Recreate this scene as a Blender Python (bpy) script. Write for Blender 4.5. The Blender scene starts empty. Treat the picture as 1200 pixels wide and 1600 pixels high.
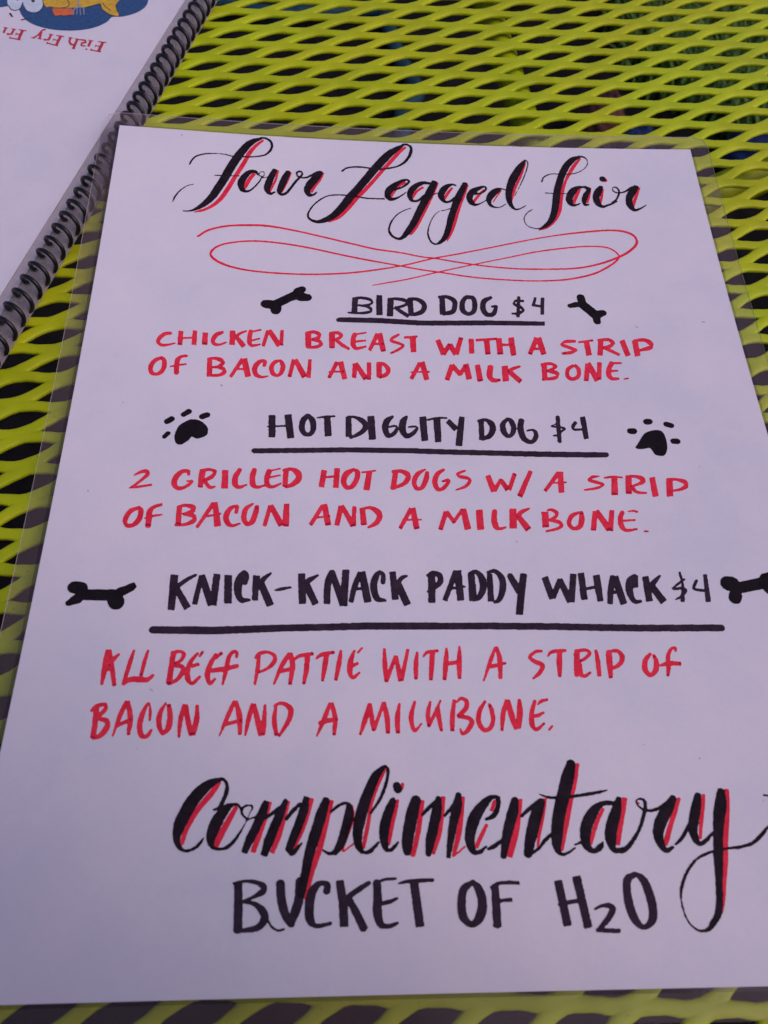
import bpy, math, random
import numpy as np
from mathutils import Vector, Matrix

sc = bpy.context.scene
MM = 0.001
# ---------------------------------------------------------------- camera
cam_d = bpy.data.cameras.new("Camera"); cam = bpy.data.objects.new("Camera", cam_d)
sc.collection.objects.link(cam); sc.camera = cam
CAM_POS = Vector((82.0500, -271.8895, 216.0639)) * MM
CR = [[0.9986004, -0.0192457, 0.0492621], [0.0062823, -0.8816807, -0.4718047], [0.0525136, 0.4714539, -0.8803258]]      # rows: right, down, forward
cam.matrix_world = Matrix(((CR[0][0], -CR[1][0], -CR[2][0], CAM_POS.x),
                           (CR[0][1], -CR[1][1], -CR[2][1], CAM_POS.y),
                           (CR[0][2], -CR[1][2], -CR[2][2], CAM_POS.z),
                           (0, 0, 0, 1)))
cam_d.sensor_fit = 'HORIZONTAL'; cam_d.sensor_width = 36.0
cam_d.lens = 36.0 * 1298.386 / 1200.0
cam_d.clip_start = 0.01; cam_d.clip_end = 200.0
cam_d.dof.use_dof = True
cam_d.dof.focus_distance = 0.275
cam_d.dof.aperture_fstop = 30.0
# ---------------------------------------------------------------- world, sun, exposure
SUN_EL, SUN_AZ = math.radians(49), math.radians(116)
world = bpy.data.worlds.new("World"); sc.world = world; world.use_nodes = True
wn = world.node_tree; wn.nodes.clear()
sky = wn.nodes.new('ShaderNodeTexSky'); sky.sky_type = 'NISHITA'; sky.sun_disc = False
sky.sun_elevation = SUN_EL; sky.sun_rotation = SUN_AZ; sky.air_density = 1.0; sky.dust_density = 3.0; sky.ozone_density = 1.0
tint = wn.nodes.new('ShaderNodeMix'); tint.data_type = 'RGBA'; tint.blend_type = 'MULTIPLY'
tint.inputs[0].default_value = 1.0; tint.inputs[7].default_value = (1.05, 0.90, 1.08, 1)
bg = wn.nodes.new('ShaderNodeBackground'); bg.inputs[1].default_value = 0.12
wo = wn.nodes.new('ShaderNodeOutputWorld')
wn.links.new(sky.outputs[0], tint.inputs[6]); wn.links.new(tint.outputs[2], bg.inputs[0]); wn.links.new(bg.outputs[0], wo.inputs[0])
sun_d = bpy.data.lights.new("Sun", 'SUN'); sun_d.energy = 1.3; sun_d.angle = math.radians(50); sun_d.color = (1.0, 0.91, 0.92)
sun = bpy.data.objects.new("Sun", sun_d); sc.collection.objects.link(sun)
sdir = Vector((math.sin(SUN_AZ) * math.cos(SUN_EL), math.cos(SUN_AZ) * math.cos(SUN_EL), math.sin(SUN_EL)))
sun.rotation_euler = sdir.to_track_quat('Z', 'Y').to_euler()
sc.view_settings.view_transform = 'Standard'; sc.view_settings.look = 'None'
sc.view_settings.gamma = 1.0; sc.view_settings.exposure = -0.26

random.seed(7); RNG = np.random.default_rng(7)
# ---------------------------------------------------------------- sheet shape
W, H = 215.9, 279.4                   # letter paper, millimetres
QA, QB, QC, QD, QE = 4.04474, 4.96935, 1.15694, 0.84094, 1.98714

def sheet_z(u, v):
    """height (mm) of the curled laminated sheet; u right, v down the page"""
    s = 2 * u / W - 1; t = 2 * v / H - 1
    return QE * s * s * t + QA * s * s + QB * t * t + QC * s * t + QD * np.exp(-((u + 5) ** 2 + (v - 15) ** 2) / (2 * 38.0 ** 2))

# ---------------------------------------------------------------- helpers
def link(o, parent=None):
    sc.collection.objects.link(o)
    if parent: o.parent = parent
    return o

def mesh_obj(name, verts, faces, mat, parent=None, smooth=True):
    me = bpy.data.meshes.new(name)
    me.from_pydata([tuple(v) for v in verts], [], [tuple(f) for f in faces])
    me.update()
    if smooth: me.polygons.foreach_set('use_smooth', [True] * len(me.polygons))
    if mat: me.materials.append(mat)
    return link(bpy.data.objects.new(name, me), parent)

def fast_obj(name, V, F, mat, parent=None, smooth=True):
    """V (n,3) metres, F (m,k) constant k"""
    me = bpy.data.meshes.new(name)
    n, (m, k) = len(V), F.shape
    me.vertices.add(n); me.vertices.foreach_set('co', np.ascontiguousarray(V, dtype=np.float32).ravel())
    me.loops.add(m * k); me.loops.foreach_set('vertex_index', np.ascontiguousarray(F, dtype=np.int32).ravel())
    me.polygons.add(m); me.polygons.foreach_set('loop_start', np.arange(0, m * k, k, dtype=np.int32))
    me.polygons.foreach_set('use_smooth', np.full(m, smooth))
    me.update(calc_edges=True); me.validate()
    me.materials.append(mat)
    return link(bpy.data.objects.new(name, me), parent)

def thing(name, label, cat, loc=(0, 0, 0)):
    o = bpy.data.objects.new(name, None); o.empty_display_size = 0.02
    o.location = loc; o['label'] = label; o['category'] = cat
    return link(o)

def tag(o, label=None, cat=None, kind=None):
    if label: o['label'] = label
    if cat: o['category'] = cat
    if kind: o['kind'] = kind
    return o

def tube_mesh(path, r, seg=10, closed=False):
    P = np.array(path, float); n = len(P)
    T = np.gradient(P, axis=0)
    if closed: T = np.roll(P, -1, 0) - np.roll(P, 1, 0)
    T /= np.linalg.norm(T, axis=1)[:, None]
    ref = np.array([0.13, 0.2, 0.97]); V = []; 
    nrm = np.cross(T[0], ref); nrm /= np.linalg.norm(nrm)
    for i in range(n):
        nrm = nrm - T[i] * (nrm @ T[i]); nrm /= np.linalg.norm(nrm); b = np.cross(T[i], nrm)
        for k in range(seg):
            a = 2 * math.pi * k / seg; V.append(P[i] + r * (math.cos(a) * nrm + math.sin(a) * b))
    F = []
    for i in range(n if closed else n - 1):
        j = (i + 1) % n
        for k in range(seg):
            l = (k + 1) % seg; F.append((i * seg + k, i * seg + l, j * seg + l, j * seg + k))
    if not closed:
        F.append(tuple(range(seg))); F.append(tuple((n - 1) * seg + k for k in reversed(range(seg))))
    return V, F

def mat(name):
    m = bpy.data.materials.new(name); m.use_nodes = True
    nt = m.node_tree; b = nt.nodes['Principled BSDF']
    return m, nt, b

def noise(nt, scale, detail=4, rough=0.6, coord='Object'):
    tc = nt.nodes.new('ShaderNodeTexCoord'); n = nt.nodes.new('ShaderNodeTexNoise')
    n.inputs['Scale'].default_value = scale; n.inputs['Detail'].default_value = detail; n.inputs['Roughness'].default_value = rough
    nt.links.new(tc.outputs[coord], n.inputs['Vector']); return n

def ramp(nt, src, stops):
    r = nt.nodes.new('ShaderNodeValToRGB')
    while len(r.color_ramp.elements) < len(stops): r.color_ramp.elements.new(0.5)
    for e, (p, c) in zip(r.color_ramp.elements, stops):
        e.position = p; e.color = (*c, 1)
    nt.links.new(src, r.inputs[0]); return r

def bump(nt, b, src, strength, dist):
    n = nt.nodes.new('ShaderNodeBump'); n.inputs['Strength'].default_value = strength; n.inputs['Distance'].default_value = dist
    nt.links.new(src, n.inputs['Height']); nt.links.new(n.outputs[0], b.inputs['Normal']); return n

def plain(name, col, rough=0.6, var=0.15, scale=400, spec=0.5, bs=0.0):
    m, nt, b = mat(name); n = noise(nt, scale)
    lo = tuple(c * (1 - var) for c in col); hi = tuple(min(1, c * (1 + var)) for c in col)
    r = ramp(nt, n.outputs['Fac'], [(0.3, lo), (0.7, hi)])
    nt.links.new(r.outputs[0], b.inputs['Base Color']); b.inputs['Roughness'].default_value = rough
    b.inputs['Specular IOR Level'].default_value = spec
    if bs: bump(nt, b, n.outputs['Fac'], bs, 0.0002)
    return m

# ---------------------------------------------------------------- materials
M = {}
def make_paper():
    m, nt, b = mat('paper_white')
    n = noise(nt, 24, 6, 0.7); n2 = noise(nt, 900, 3)
    r = ramp(nt, n.outputs['Fac'], [(0.32, (0.70, 0.695, 0.775)), (0.68, (0.80, 0.75, 0.80))])
    mx = nt.nodes.new('ShaderNodeMix'); mx.data_type = 'RGBA'; mx.blend_type = 'MULTIPLY'; mx.inputs[0].default_value = 1
    r2 = ramp(nt, n2.outputs['Fac'], [(0.3, (0.975, 0.975, 0.975)), (0.6, (1, 1, 1))])
    nt.links.new(r.outputs[0], mx.inputs[6]); nt.links.new(r2.outputs[0], mx.inputs[7])
    nt.links.new(mx.outputs[2], b.inputs['Base Color']); b.inputs['Roughness'].default_value = 0.85
    b.inputs['Specular IOR Level'].default_value = 0.2
    return m
M['paper'] = make_paper()

def make_ink(name, lo, hi, scale=260):
    m, nt, b = mat(name)
    n = noise(nt, scale, 5, 0.7); n2 = noise(nt, 1500, 2)
    add = nt.nodes.new('ShaderNodeMath'); add.operation = 'MULTIPLY_ADD'; add.inputs[1].default_value = 0.35
    nt.links.new(n2.outputs['Fac'], add.inputs[0]); nt.links.new(n.outputs['Fac'], add.inputs[2])
    r = ramp(nt, add.outputs[0], [(0.45, lo), (0.9, hi)])
    nt.links.new(r.outputs[0], b.inputs['Base Color']); b.inputs['Roughness'].default_value = 0.8
    b.inputs['Specular IOR Level'].default_value = 0.05
    return m
M['red'] = make_ink('ink_red', (0.70, 0.014, 0.042), (0.96, 0.048, 0.088))
M['black'] = make_ink('ink_brush_black', (0.004, 0.002, 0.004), (0.024, 0.014, 0.022))
M['ink2'] = make_ink('ink_drawing_black', (0.004, 0.002, 0.004), (0.016, 0.010, 0.014))
M['ink'] = make_ink('ink_marker_black', (0.016, 0.009, 0.017), (0.048, 0.028, 0.050))
M['pool'] = make_ink('ink_red_pooled', (0.26, 0.006, 0.05), (0.55, 0.012, 0.06), 500)
M['bred'] = plain('print_red', (0.52, 0.008, 0.03), 0.7)
M['pblue'] = plain('print_blue', (0.002, 0.065, 0.20), 0.7, 0.35, 700)
M['pgold'] = plain('print_gold', (0.66, 0.40, 0.008), 0.7, 0.2, 500)
M['porange'] = plain('print_orange', (0.72, 0.14, 0.02), 0.7, 0.15, 500)
M['pwhite'] = plain('print_white', (0.62, 0.70, 0.80), 0.7, 0.12, 200)
M['pdark'] = plain('print_dark', (0.03, 0.012, 0.02), 0.7)
M['pgrey'] = plain('print_grey', (0.30, 0.30, 0.34), 0.7)

def make_film(name, haze, hazecol, rough, tr=0.965, refl=1.0):
    m = bpy.data.materials.new(name); m.use_nodes = True; nt = m.node_tree; nt.nodes.clear()
    out = nt.nodes.new('ShaderNodeOutputMaterial')
    tr_ = nt.nodes.new('ShaderNodeBsdfTransparent'); tr_.inputs[0].default_value = (tr, tr * 0.995, tr, 1)
    df = nt.nodes.new('ShaderNodeBsdfDiffuse'); df.inputs[0].default_value = (*hazecol, 1)
    gl = nt.nodes.new('ShaderNodeBsdfGlossy'); gl.inputs['Roughness'].default_value = rough
    gl.inputs['Color'].default_value = (1.0, 0.93, 0.95, 1)
    n = noise(nt, 60, 4, 0.6); n2 = noise(nt, 9, 3)
    bp = nt.nodes.new('ShaderNodeBump'); bp.inputs['Strength'].default_value = 0.25; bp.inputs['Distance'].default_value = 0.0004
    nt.links.new(n.outputs['Fac'], bp.inputs['Height']); nt.links.new(bp.outputs[0], gl.inputs['Normal'])
    lw = nt.nodes.new('ShaderNodeLayerWeight'); lw.inputs[0].default_value = 0.5
    pw = nt.nodes.new('ShaderNodeMath'); pw.operation = 'POWER'; pw.inputs[1].default_value = 5
    nt.links.new(lw.outputs['Facing'], pw.inputs[0])
    ma = nt.nodes.new('ShaderNodeMath'); ma.operation = 'MULTIPLY_ADD'; ma.inputs[1].default_value = 0.96 * refl; ma.inputs[2].default_value = 0.04 * refl
    nt.links.new(pw.outputs[0], ma.inputs[0])
    hz = nt.nodes.new('ShaderNodeMapRange'); hz.inputs[1].default_value = 0.3; hz.inputs[2].default_value = 0.7
    hz.inputs[3].default_value = haze * 0.75; hz.inputs[4].default_value = haze * 1.25
    nt.links.new(n2.outputs['Fac'], hz.inputs[0])
    m1 = nt.nodes.new('ShaderNodeMixShader'); nt.links.new(hz.outputs[0], m1.inputs[0])
    nt.links.new(tr_.outputs[0], m1.inputs[1]); nt.links.new(df.outputs[0], m1.inputs[2])
    m2 = nt.nodes.new('ShaderNodeMixShader'); nt.links.new(ma.outputs[0], m2.inputs[0])
    nt.links.new(m1.outputs[0], m2.inputs[1]); nt.links.new(gl.outputs[0], m2.inputs[2])
    nt.links.new(m2.outputs[0], out.inputs[0])
    return m
M['film'] = make_film('laminate_film', 0.006, (0.62, 0.48, 0.50), 0.10, 0.985, 0.20)
M['film_back'] = make_film('laminate_unfused_margin', 0.095, (0.58, 0.42, 0.42), 0.15, 0.95, 0.4)
M['film_edge'] = make_film('laminate_cut_edge', 0.55, (0.75, 0.70, 0.72), 0.2, 0.9)
M['page_film'] = make_film('page_film_stack', 0.36, (0.47, 0.42, 0.42), 0.12, 0.985, 0.5)
M['page_film_top'] = make_film('page_film_top', 0.03, (0.60, 0.55, 0.55), 0.12, 0.985, 0.4)

M['shade_strip'] = make_film('seam_shade', 0.02, (0.3, 0.25, 0.4), 0.1, 0.72, 0.3)  # violet-dark tint paints in the shade line along the paper edge
M['smudge'] = plain('pencil_smudge', (0.50, 0.47, 0.53), 0.9, 0.2)

def make_mesh_mat():
    m, nt, b = mat('lime_vinyl_coating')
    n = noise(nt, 55, 5, 0.6); n2 = noise(nt, 700, 4, 0.7); n3 = noise(nt, 14, 3)
    r = ramp(nt, n.outputs['Fac'], [(0.28, (0.34, 0.43, 0.001)), (0.55, (0.42, 0.52, 0.002)), (0.75, (0.49, 0.57, 0.005))])
    # small dark chips and grime
    r2 = ramp(nt, n2.outputs['Fac'], [(0.0, (0.35, 0.28, 0.2)), (0.285, (0.35, 0.28, 0.2)), (0.32, (1, 1, 1)), (1, (1, 1, 1))])
    mx = nt.nodes.new('ShaderNodeMix'); mx.data_type = 'RGBA'; mx.blend_type = 'MULTIPLY'; mx.inputs[0].default_value = 1
    nt.links.new(r.outputs[0], mx.inputs[6]); nt.links.new(r2.outputs[0], mx.inputs[7])
    r3 = ramp(nt, n3.outputs['Fac'], [(0.35, (1.0, 0.86, 0.8)), (0.65, (1, 1, 1))])
    mx2 = nt.nodes.new('ShaderNodeMix'); mx2.data_type = 'RGBA'; mx2.blend_type = 'MULTIPLY'; mx2.inputs[0].default_value = 1
    nt.links.new(mx.outputs[2], mx2.inputs[6]); nt.links.new(r3.outputs[0], mx2.inputs[7])
    nt.links.new(mx2.outputs[2], b.inputs['Base Color'])
    b.inputs['Roughness'].default_value = 0.46; b.inputs['Specular IOR Level'].default_value = 0.28
    bump(nt, b, n2.outputs['Fac'], 0.25, 0.0003)
    return m
M['lime'] = make_mesh_mat()
M['coil'] = plain('coil_plastic', (0.006, 0.004, 0.006), 0.30, 0.3, 300, 0.4)
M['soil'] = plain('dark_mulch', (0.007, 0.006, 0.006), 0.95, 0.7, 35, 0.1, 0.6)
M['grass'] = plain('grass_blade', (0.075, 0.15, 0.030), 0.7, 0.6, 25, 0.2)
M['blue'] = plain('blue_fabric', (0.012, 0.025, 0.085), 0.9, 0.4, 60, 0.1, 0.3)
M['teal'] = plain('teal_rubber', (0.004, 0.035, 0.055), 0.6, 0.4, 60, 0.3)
M['brown'] = plain('brown_stand_in', (0.085, 0.036, 0.032), 0.9, 0.3, 60, 0.1, 0.3)  # colour of the lump standing in for a bare leg
# ---------------------------------------------------------------- ground under and beyond the table
GZ = -0.72
me_v = []; g = 60
xs = np.concatenate([np.linspace(-60, -3, 12), np.linspace(-2.7, 3.3, g), np.linspace(3.6, 60, 12)])
ys = np.concatenate([np.linspace(-60, -3, 12), np.linspace(-2.7, 3.3, g), np.linspace(3.6, 60, 12)])
X, Y = np.meshgrid(xs, ys)
Z = GZ + 0.006 * np.sin(X * 9.1 + np.cos(Y * 7)) + 0.008 * np.sin(Y * 13.3 + X * 4) * np.cos(X * 17)
V = np.stack([X.ravel(), Y.ravel(), Z.ravel()], 1); nx = len(xs)
I, J = np.meshgrid(np.arange(nx - 1), np.arange(len(ys) - 1)); A = (J * nx + I).ravel()
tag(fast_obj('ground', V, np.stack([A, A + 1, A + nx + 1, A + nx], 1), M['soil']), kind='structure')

# grass: thin curved blades, one uncountable mass
def grass(cx, cy, rx, ry, n):
    V = []; F = []
    for i in range(n):
        a = random.random() * 6.283; r = random.random() ** 0.5
        x = cx + rx * r * math.cos(a) * (0.85 + 0.3 * random.random()); y = cy + ry * r * math.sin(a) * (0.85 + 0.3 * random.random())
        h = random.uniform(0.03, 0.085); w = random.uniform(0.0025, 0.005); t = random.random() * 6.283; ln = random.uniform(0.2, 0.9) * h
        dx, dy = math.cos(t), math.sin(t); b = len(V)
        z0 = GZ - 0.012
        V += [(x - dy * w, y + dx * w, z0), (x + dy * w, y - dx * w, z0),
              (x + dx * ln * .35 - dy * w * .8, y + dy * ln * .35 + dx * w * .8, z0 + h * .65), (x + dx * ln * .35 + dy * w * .8, y + dy * ln * .35 - dx * w * .8, z0 + h * .65),
              (x + dx * ln, y + dy * ln, z0 + h)]
        F += [(b, b + 1, b + 3, b + 2), (b + 2, b + 3, b + 4)]
    return V, F
V1, F1 = grass(0.98, 1.28, 0.36, 0.42, 16000)
V2, F2 = grass(0.36, 1.45, 0.10, 0.12, 1400)
V = V1 + V2; o2 = len(V1)
F = F1 + [tuple(i + o2 for i in f) for f in F2]
tag(mesh_obj('grass', V, F, M['grass'], None, False), 'short green grass growing on the ground beyond the table', 'grass', 'stuff')

# made-up lumps standing in for a person's blurred leg and blue clothing
def lump(name, c, r, m, seed, label, cat):
    rg = np.random.default_rng(seed); ph = rg.uniform(0, 6.28, (6, 3)); V = []; F = []
    nu, nv = 32, 18
    for j in range(nv + 1):
        for i in range(nu):
            th = math.pi * j / nv; a = 2 * math.pi * i / nu
            d = np.array([math.sin(th) * math.cos(a), math.sin(th) * math.sin(a), math.cos(th)])
            k = 1 + sum(0.06 / (q + 1) * math.sin((2 + 2 * q) * (d @ ph[q]) + ph[q][0]) for q in range(6))
            p = np.sign(d) * np.abs(d) ** 0.75 * np.array(r) * k
            V.append((c[0] + p[0], c[1] + p[1], max(c[2] + p[2], GZ)))
    for j in range(nv):
        for i in range(nu):
            F.append((j * nu + i, j * nu + (i + 1) % nu, (j + 1) * nu + (i + 1) % nu, (j + 1) * nu + i))
    root = thing(name, label, cat, (c[0], c[1], GZ))
    V = [(x - c[0], y - c[1], z - GZ) for x, y, z in V]
    mesh_obj('stand_in_body', V, F, m, root)
    top = c[2] - GZ + r[2] * 0.8; pth = [(r[0] * .45 * math.cos(t), 0, top + r[2] * .5 * math.sin(t)) for t in np.linspace(math.pi, 0, 14)]
    mesh_obj('stand_in_loop', *tube_mesh(pth, r[2] * 0.06, 8), m, root)
    return root
lump('clothing_stand_in', (0.759, 0.867, GZ + 0.04), (0.055, 0.05, 0.045), M['blue'], 3, 'larger dark blue shape standing in for blurred clothing, furthest right under the table', 'stand_in')
lump('clothing_stand_in', (0.570, 0.919, GZ + 0.025), (0.03, 0.028, 0.028), M['blue'], 5, 'small dark blue shape standing in for blurred clothing beside the brown shape', 'stand_in')
lump('leg_stand_in', (0.513, 0.952, GZ + 0.04), (0.034, 0.045, 0.045), M['brown'], 9, 'reddish brown shape standing in for a blurred bare leg under the table', 'stand_in')
# hose
pts = [(-0.273, 1.358), (-0.160, 1.274), (-0.042, 1.242), (0.063, 1.259), (0.157, 1.274), (0.169, 1.188), (0.182, 1.124), (0.200, 1.077), (0.214, 1.029), (0.179, 0.986), (0.185, 0.937), (0.148, 0.791)]
hp = []
for i in range(len(pts) - 1):
    for t in np.linspace(0, 1, 12, endpoint=False):
        hp.append((pts[i][0] * (1 - t) + pts[i + 1][0] * t, pts[i][1] * (1 - t) + pts[i + 1][1] * t, GZ + 0.022))
hp = np.array(hp); ker = np.ones(9) / 9
for a in (0, 1):
    hp[:, a] = np.convolve(np.pad(hp[:, a], 4, mode='edge'), ker, 'valid')
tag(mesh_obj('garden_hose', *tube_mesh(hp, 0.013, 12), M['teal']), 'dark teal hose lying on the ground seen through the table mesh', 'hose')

# ---------------------------------------------------------------- table
TOP = -0.35                             # mm, highest point of the coated strands
table = thing('patio_table', 'lime green vinyl coated expanded metal table under the menus', 'table', (0.10, -0.05, GZ))
E1 = np.array([16.88970, -0.87509]); E2 = np.array([3.60835, -11.30344]); O = np.array([28.74026, 95.65301])
Lh = (2 * E1 - E2) / 2; Sh = E2 / 2     # half diagonals of a diamond
Lh3 = Lh; 
if Sh[1] < 0: Sh = -Sh
HL, HW, TH, ROLL = 0.625, 0.545, 1.0, 0.25
K = 28
def diamond_ring(t):
    """t 0 = centre line of the strands, 1 = edge of the opening -> (K,2) in units of half diagonals"""
    k = np.arange(K); q = k // (K // 4); f = (k % (K // 4)) / (K // 4)
    C = np.array([(1, 0), (0, 1), (-1, 0), (0, -1), (1, 0)], float)
    out = C[q] * (1 - f)[:, None] + C[q + 1] * f[:, None]
    # eye-shaped opening with pointed ends
    ang = 2 * math.pi * k / K
    x = np.sign(np.cos(ang)) * np.abs(np.cos(ang)) ** 1.05
    y = np.sign(np.sin(ang)) * (1 - np.abs(x) ** 1.6) * 1.0
    inn = np.stack([x * HL, y * HW], 1)
    # slight s-skew of cut metal
    inn[:, 0] += 0.05 * inn[:, 1] / HW * (1 - np.abs(x))
    return out * (1 - t) + inn * t
prof = [(0, 1), (.3, 1), (.55, 1), (.75, 1), (.88, 1), (.96, 1), (1.0, 0), (.96, -1), (.8, -1), (0, -1)]
rings = []; zz = []
for t, sgn in prof:
    R = diamond_ring(t); rings.append(R)
    hz = TH * (1 - t ** 3.0) ** (1 / 3.0) * (sgn if sgn else 0)
    far = np.clip(R[:, 1] / HW, -1, 1)
    zz.append(hz - ROLL * t * far * (1 - np.abs(R[:, 0]) ** 2))
rings = np.array(rings); zz = np.array(zz)          # (P,K,2), (P,K)
XY = rings[..., :1] * Lh + rings[..., 1:] * Sh      # mm
P_ = len(prof)
cells = []
for i in range(-60, 80):
    for j in range(-60, 80):
        c = O + i * E1 + j * E2
        if -200 < c[0] < 400 and -380 < c[1] < 215: cells.append(c)
cells = np.array(cells); NC = len(cells)
V = np.zeros((NC, P_, K, 3)); V[..., :2] = cells[:, None, None, :] + XY[None]; V[..., 2] = TOP - TH + zz[None]
V = V.reshape(-1, 3)
# unevenness of the dipped coating
V[:, 2] += 0.10 * np.sin(V[:, 0] * .31 + V[:, 1] * .17) * np.sin(V[:, 1] * .23) - 0.10
V[:, 0] += 0.10 * np.sin(V[:, 0] * .9 + V[:, 1] * 1.3) ; V[:, 1] += 0.10 * np.sin(V[:, 0] * 1.1 - V[:, 1] * .7)
b = np.arange(NC)[:, None, None] * (P_ * K) + np.arange(P_ - 1)[None, :, None] * K; k = np.arange(K)[None, None, :]; k2 = (k + 1) % K
F = np.stack([b + k, b + k2, b + K + k2, b + K + k], -1).reshape(-1, 4)
key = np.round(V * 50).astype(np.int64); _, idx, inv = np.unique(key, axis=0, return_index=True, return_inverse=True)
inv = inv.ravel(); V = V[idx]; F = inv[F]
base = np.array([100.0, -50.0, GZ * 1000])
mesh_top = fast_obj('mesh_top', (V - base) * MM, F[:, ::1], M['lime'], table)
def bar(name, a, b_, r, m=M['lime']):
    P = np.linspace(np.array(a, float), np.array(b_, float), 12)
    return mesh_obj(name, *tube_mesh((P - base) * MM, r * MM, 16), m, table)
x0, x1, y0, y1 = V[:, 0].min() + 6, V[:, 0].max() - 6, V[:, 1].min() + 5, V[:, 1].max() - 5
rim = []
for cx, cy, a0 in ((x1 - 30, y1 - 30, 0), (x0 + 30, y1 - 30, 90), (x0 + 30, y0 + 30, 180), (x1 - 30, y0 + 30, 270)):
    for a in np.linspace(a0, a0 + 90, 8): rim.append((cx + 38 * math.cos(math.radians(a)), cy + 38 * math.sin(math.radians(a)), -7.0))
mesh_obj('rim', *tube_mesh((np.array(rim) - base) * MM, 9 * MM, 14, True), M['lime'], table)
bar('support_bar', (144.1, 148.7, -10.0), (168.3, -47.1, -10.0), 6)
bar('support_bar', (295.0, 36.2, -16.0), (205.8, -16.5, -16.0), 8)
bar('pedestal', (100, -165, -16), (100, -165, GZ * 1000 + 2), 30)
for sx, sy in ((1, 1), (-1, 1), (1, -1), (-1, -1)):
    bar('foot', (100, -165, GZ * 1000 + 14), (100 + sx * 110, -165 + sy * 110, GZ * 1000 + 10), 12)

# ---------------------------------------------------------------- laminated menu sheet
menu = thing('menu_sheet', 'handwritten dog menu in red and black marker, laminated, lying on the lime mesh table', 'menu')
def shell(name, u0, u1, v0, v1, zt, zb, m, parent, rad=0.0, zf=sheet_z, nu=44, nv=56):
    us = np.linspace(u0, u1, nu); vs = np.linspace(v0, v1, nv)
    U, Vv = np.meshgrid(us, vs)
    if rad:   # rounded corners
        for iu in range(nu):
            for iv in range(nv):
                cu = u0 + rad if U[iv, iu] < u0 + rad else (u1 - rad if U[iv, iu] > u1 - rad else None)
                cv = v0 + rad if Vv[iv, iu] < v0 + rad else (v1 - rad if Vv[iv, iu] > v1 - rad else None)
                if cu is not None and cv is not None:
                    du, dv = U[iv, iu] - cu, Vv[iv, iu] - cv; mx = max(abs(du), abs(dv)); l = math.hypot(du, dv)
                    if l > 0: U[iv, iu] = cu + du * mx / l; Vv[iv, iu] = cv + dv * mx / l
    Zs = zf(U, Vv); n = nu * nv
    T = np.stack([U.ravel(), -Vv.ravel(), (Zs + zt).ravel()], 1) * MM; B = np.stack([U.ravel(), -Vv.ravel(), (Zs + zb).ravel()], 1) * MM
    I, J = np.meshgrid(np.arange(nu - 1), np.arange(nv - 1)); a = (J * nu + I).ravel()
    Ft = np.stack([a, a + nu, a + nu + 1, a + 1], 1); Fb = Ft[:, ::-1] + n
    per = list(range(nu)) + [i * nu + nu - 1 for i in range(1, nv)] + [(nv - 1) * nu + i for i in range(nu - 2, -1, -1)] + [i * nu for i in range(nv - 2, 0, -1)]
    Fs = [(per[i], per[(i + 1) % len(per)], per[(i + 1) % len(per)] + n, per[i] + n) for i in range(len(per))]
    return fast_obj(name, np.concatenate([T, B]), np.concatenate([Ft, Fb]), m, parent), (np.concatenate([T, B]), np.array(Fs))
po, (pv, pf) = shell('paper', 0, W, 0, H, 0.0, -0.10, M['paper'], menu)
fast_obj('paper_edge', pv, pf, M['paper'], menu, False)
EX = [-6.2, W + 7.0, -6.5, H + 6.5]
fo, (fv, ff) = shell('film', *EX, 0.20, -0.22, M['film'], menu, 5.0)
fo.data.materials.append(M['film_back'])
mi = np.zeros(len(fo.data.polygons), dtype=np.int32); mi[len(mi) // 2:] = 1; fo.data.polygons.foreach_set('material_index', mi)
fe = fast_obj('film_edge', fv, ff, M['film_edge'], menu, False)

# painted shade: dark tinted strip where the film tents over the paper's edge
def shade_strip(u0, v0, u1, v1, du, dv):
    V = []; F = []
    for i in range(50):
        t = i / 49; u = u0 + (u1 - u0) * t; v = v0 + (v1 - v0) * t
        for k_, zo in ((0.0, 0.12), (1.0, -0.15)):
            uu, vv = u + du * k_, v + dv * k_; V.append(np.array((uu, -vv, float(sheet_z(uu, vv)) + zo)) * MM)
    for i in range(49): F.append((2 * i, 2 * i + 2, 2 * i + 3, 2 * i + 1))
    return mesh_obj('seam_shade', V, F, M['shade_strip'], menu)
shade_strip(-0.02, 0, -0.02, H, -1.1, 0); shade_strip(W + 0.02, 0, W + 0.02, H, 1.0, 0)
shade_strip(0, -0.02, W, -0.02, 0, -0.9); shade_strip(0, H + 0.02, W, H + 0.02, 0, 0.9)

# ---------------------------------------------------------------- ink: strokes rasterised to an outline on the page, then meshed
def catmull(P, n):
    P = np.asarray(P, float)
    if len(P) < 3: 
        t = np.linspace(0, 1, n + 1)[:, None]; return P[0] * (1 - t) + P[-1] * t
    Q = np.vstack([2 * P[0] - P[1], P, 2 * P[-1] - P[-2]]); out = []
    for i in range(1, len(Q) - 2):
        p0, p1, p2, p3 = Q[i - 1:i + 3]
        for t in np.linspace(0, 1, n, endpoint=False):
            out.append(0.5 * ((2 * p1) + (-p0 + p2) * t + (2 * p0 - 5 * p1 + 4 * p2 - p3) * t * t + (-p0 + 3 * p1 - 3 * p2 + p3) * t ** 3))
    out.append(P[-1]); return np.array(out)

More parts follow.
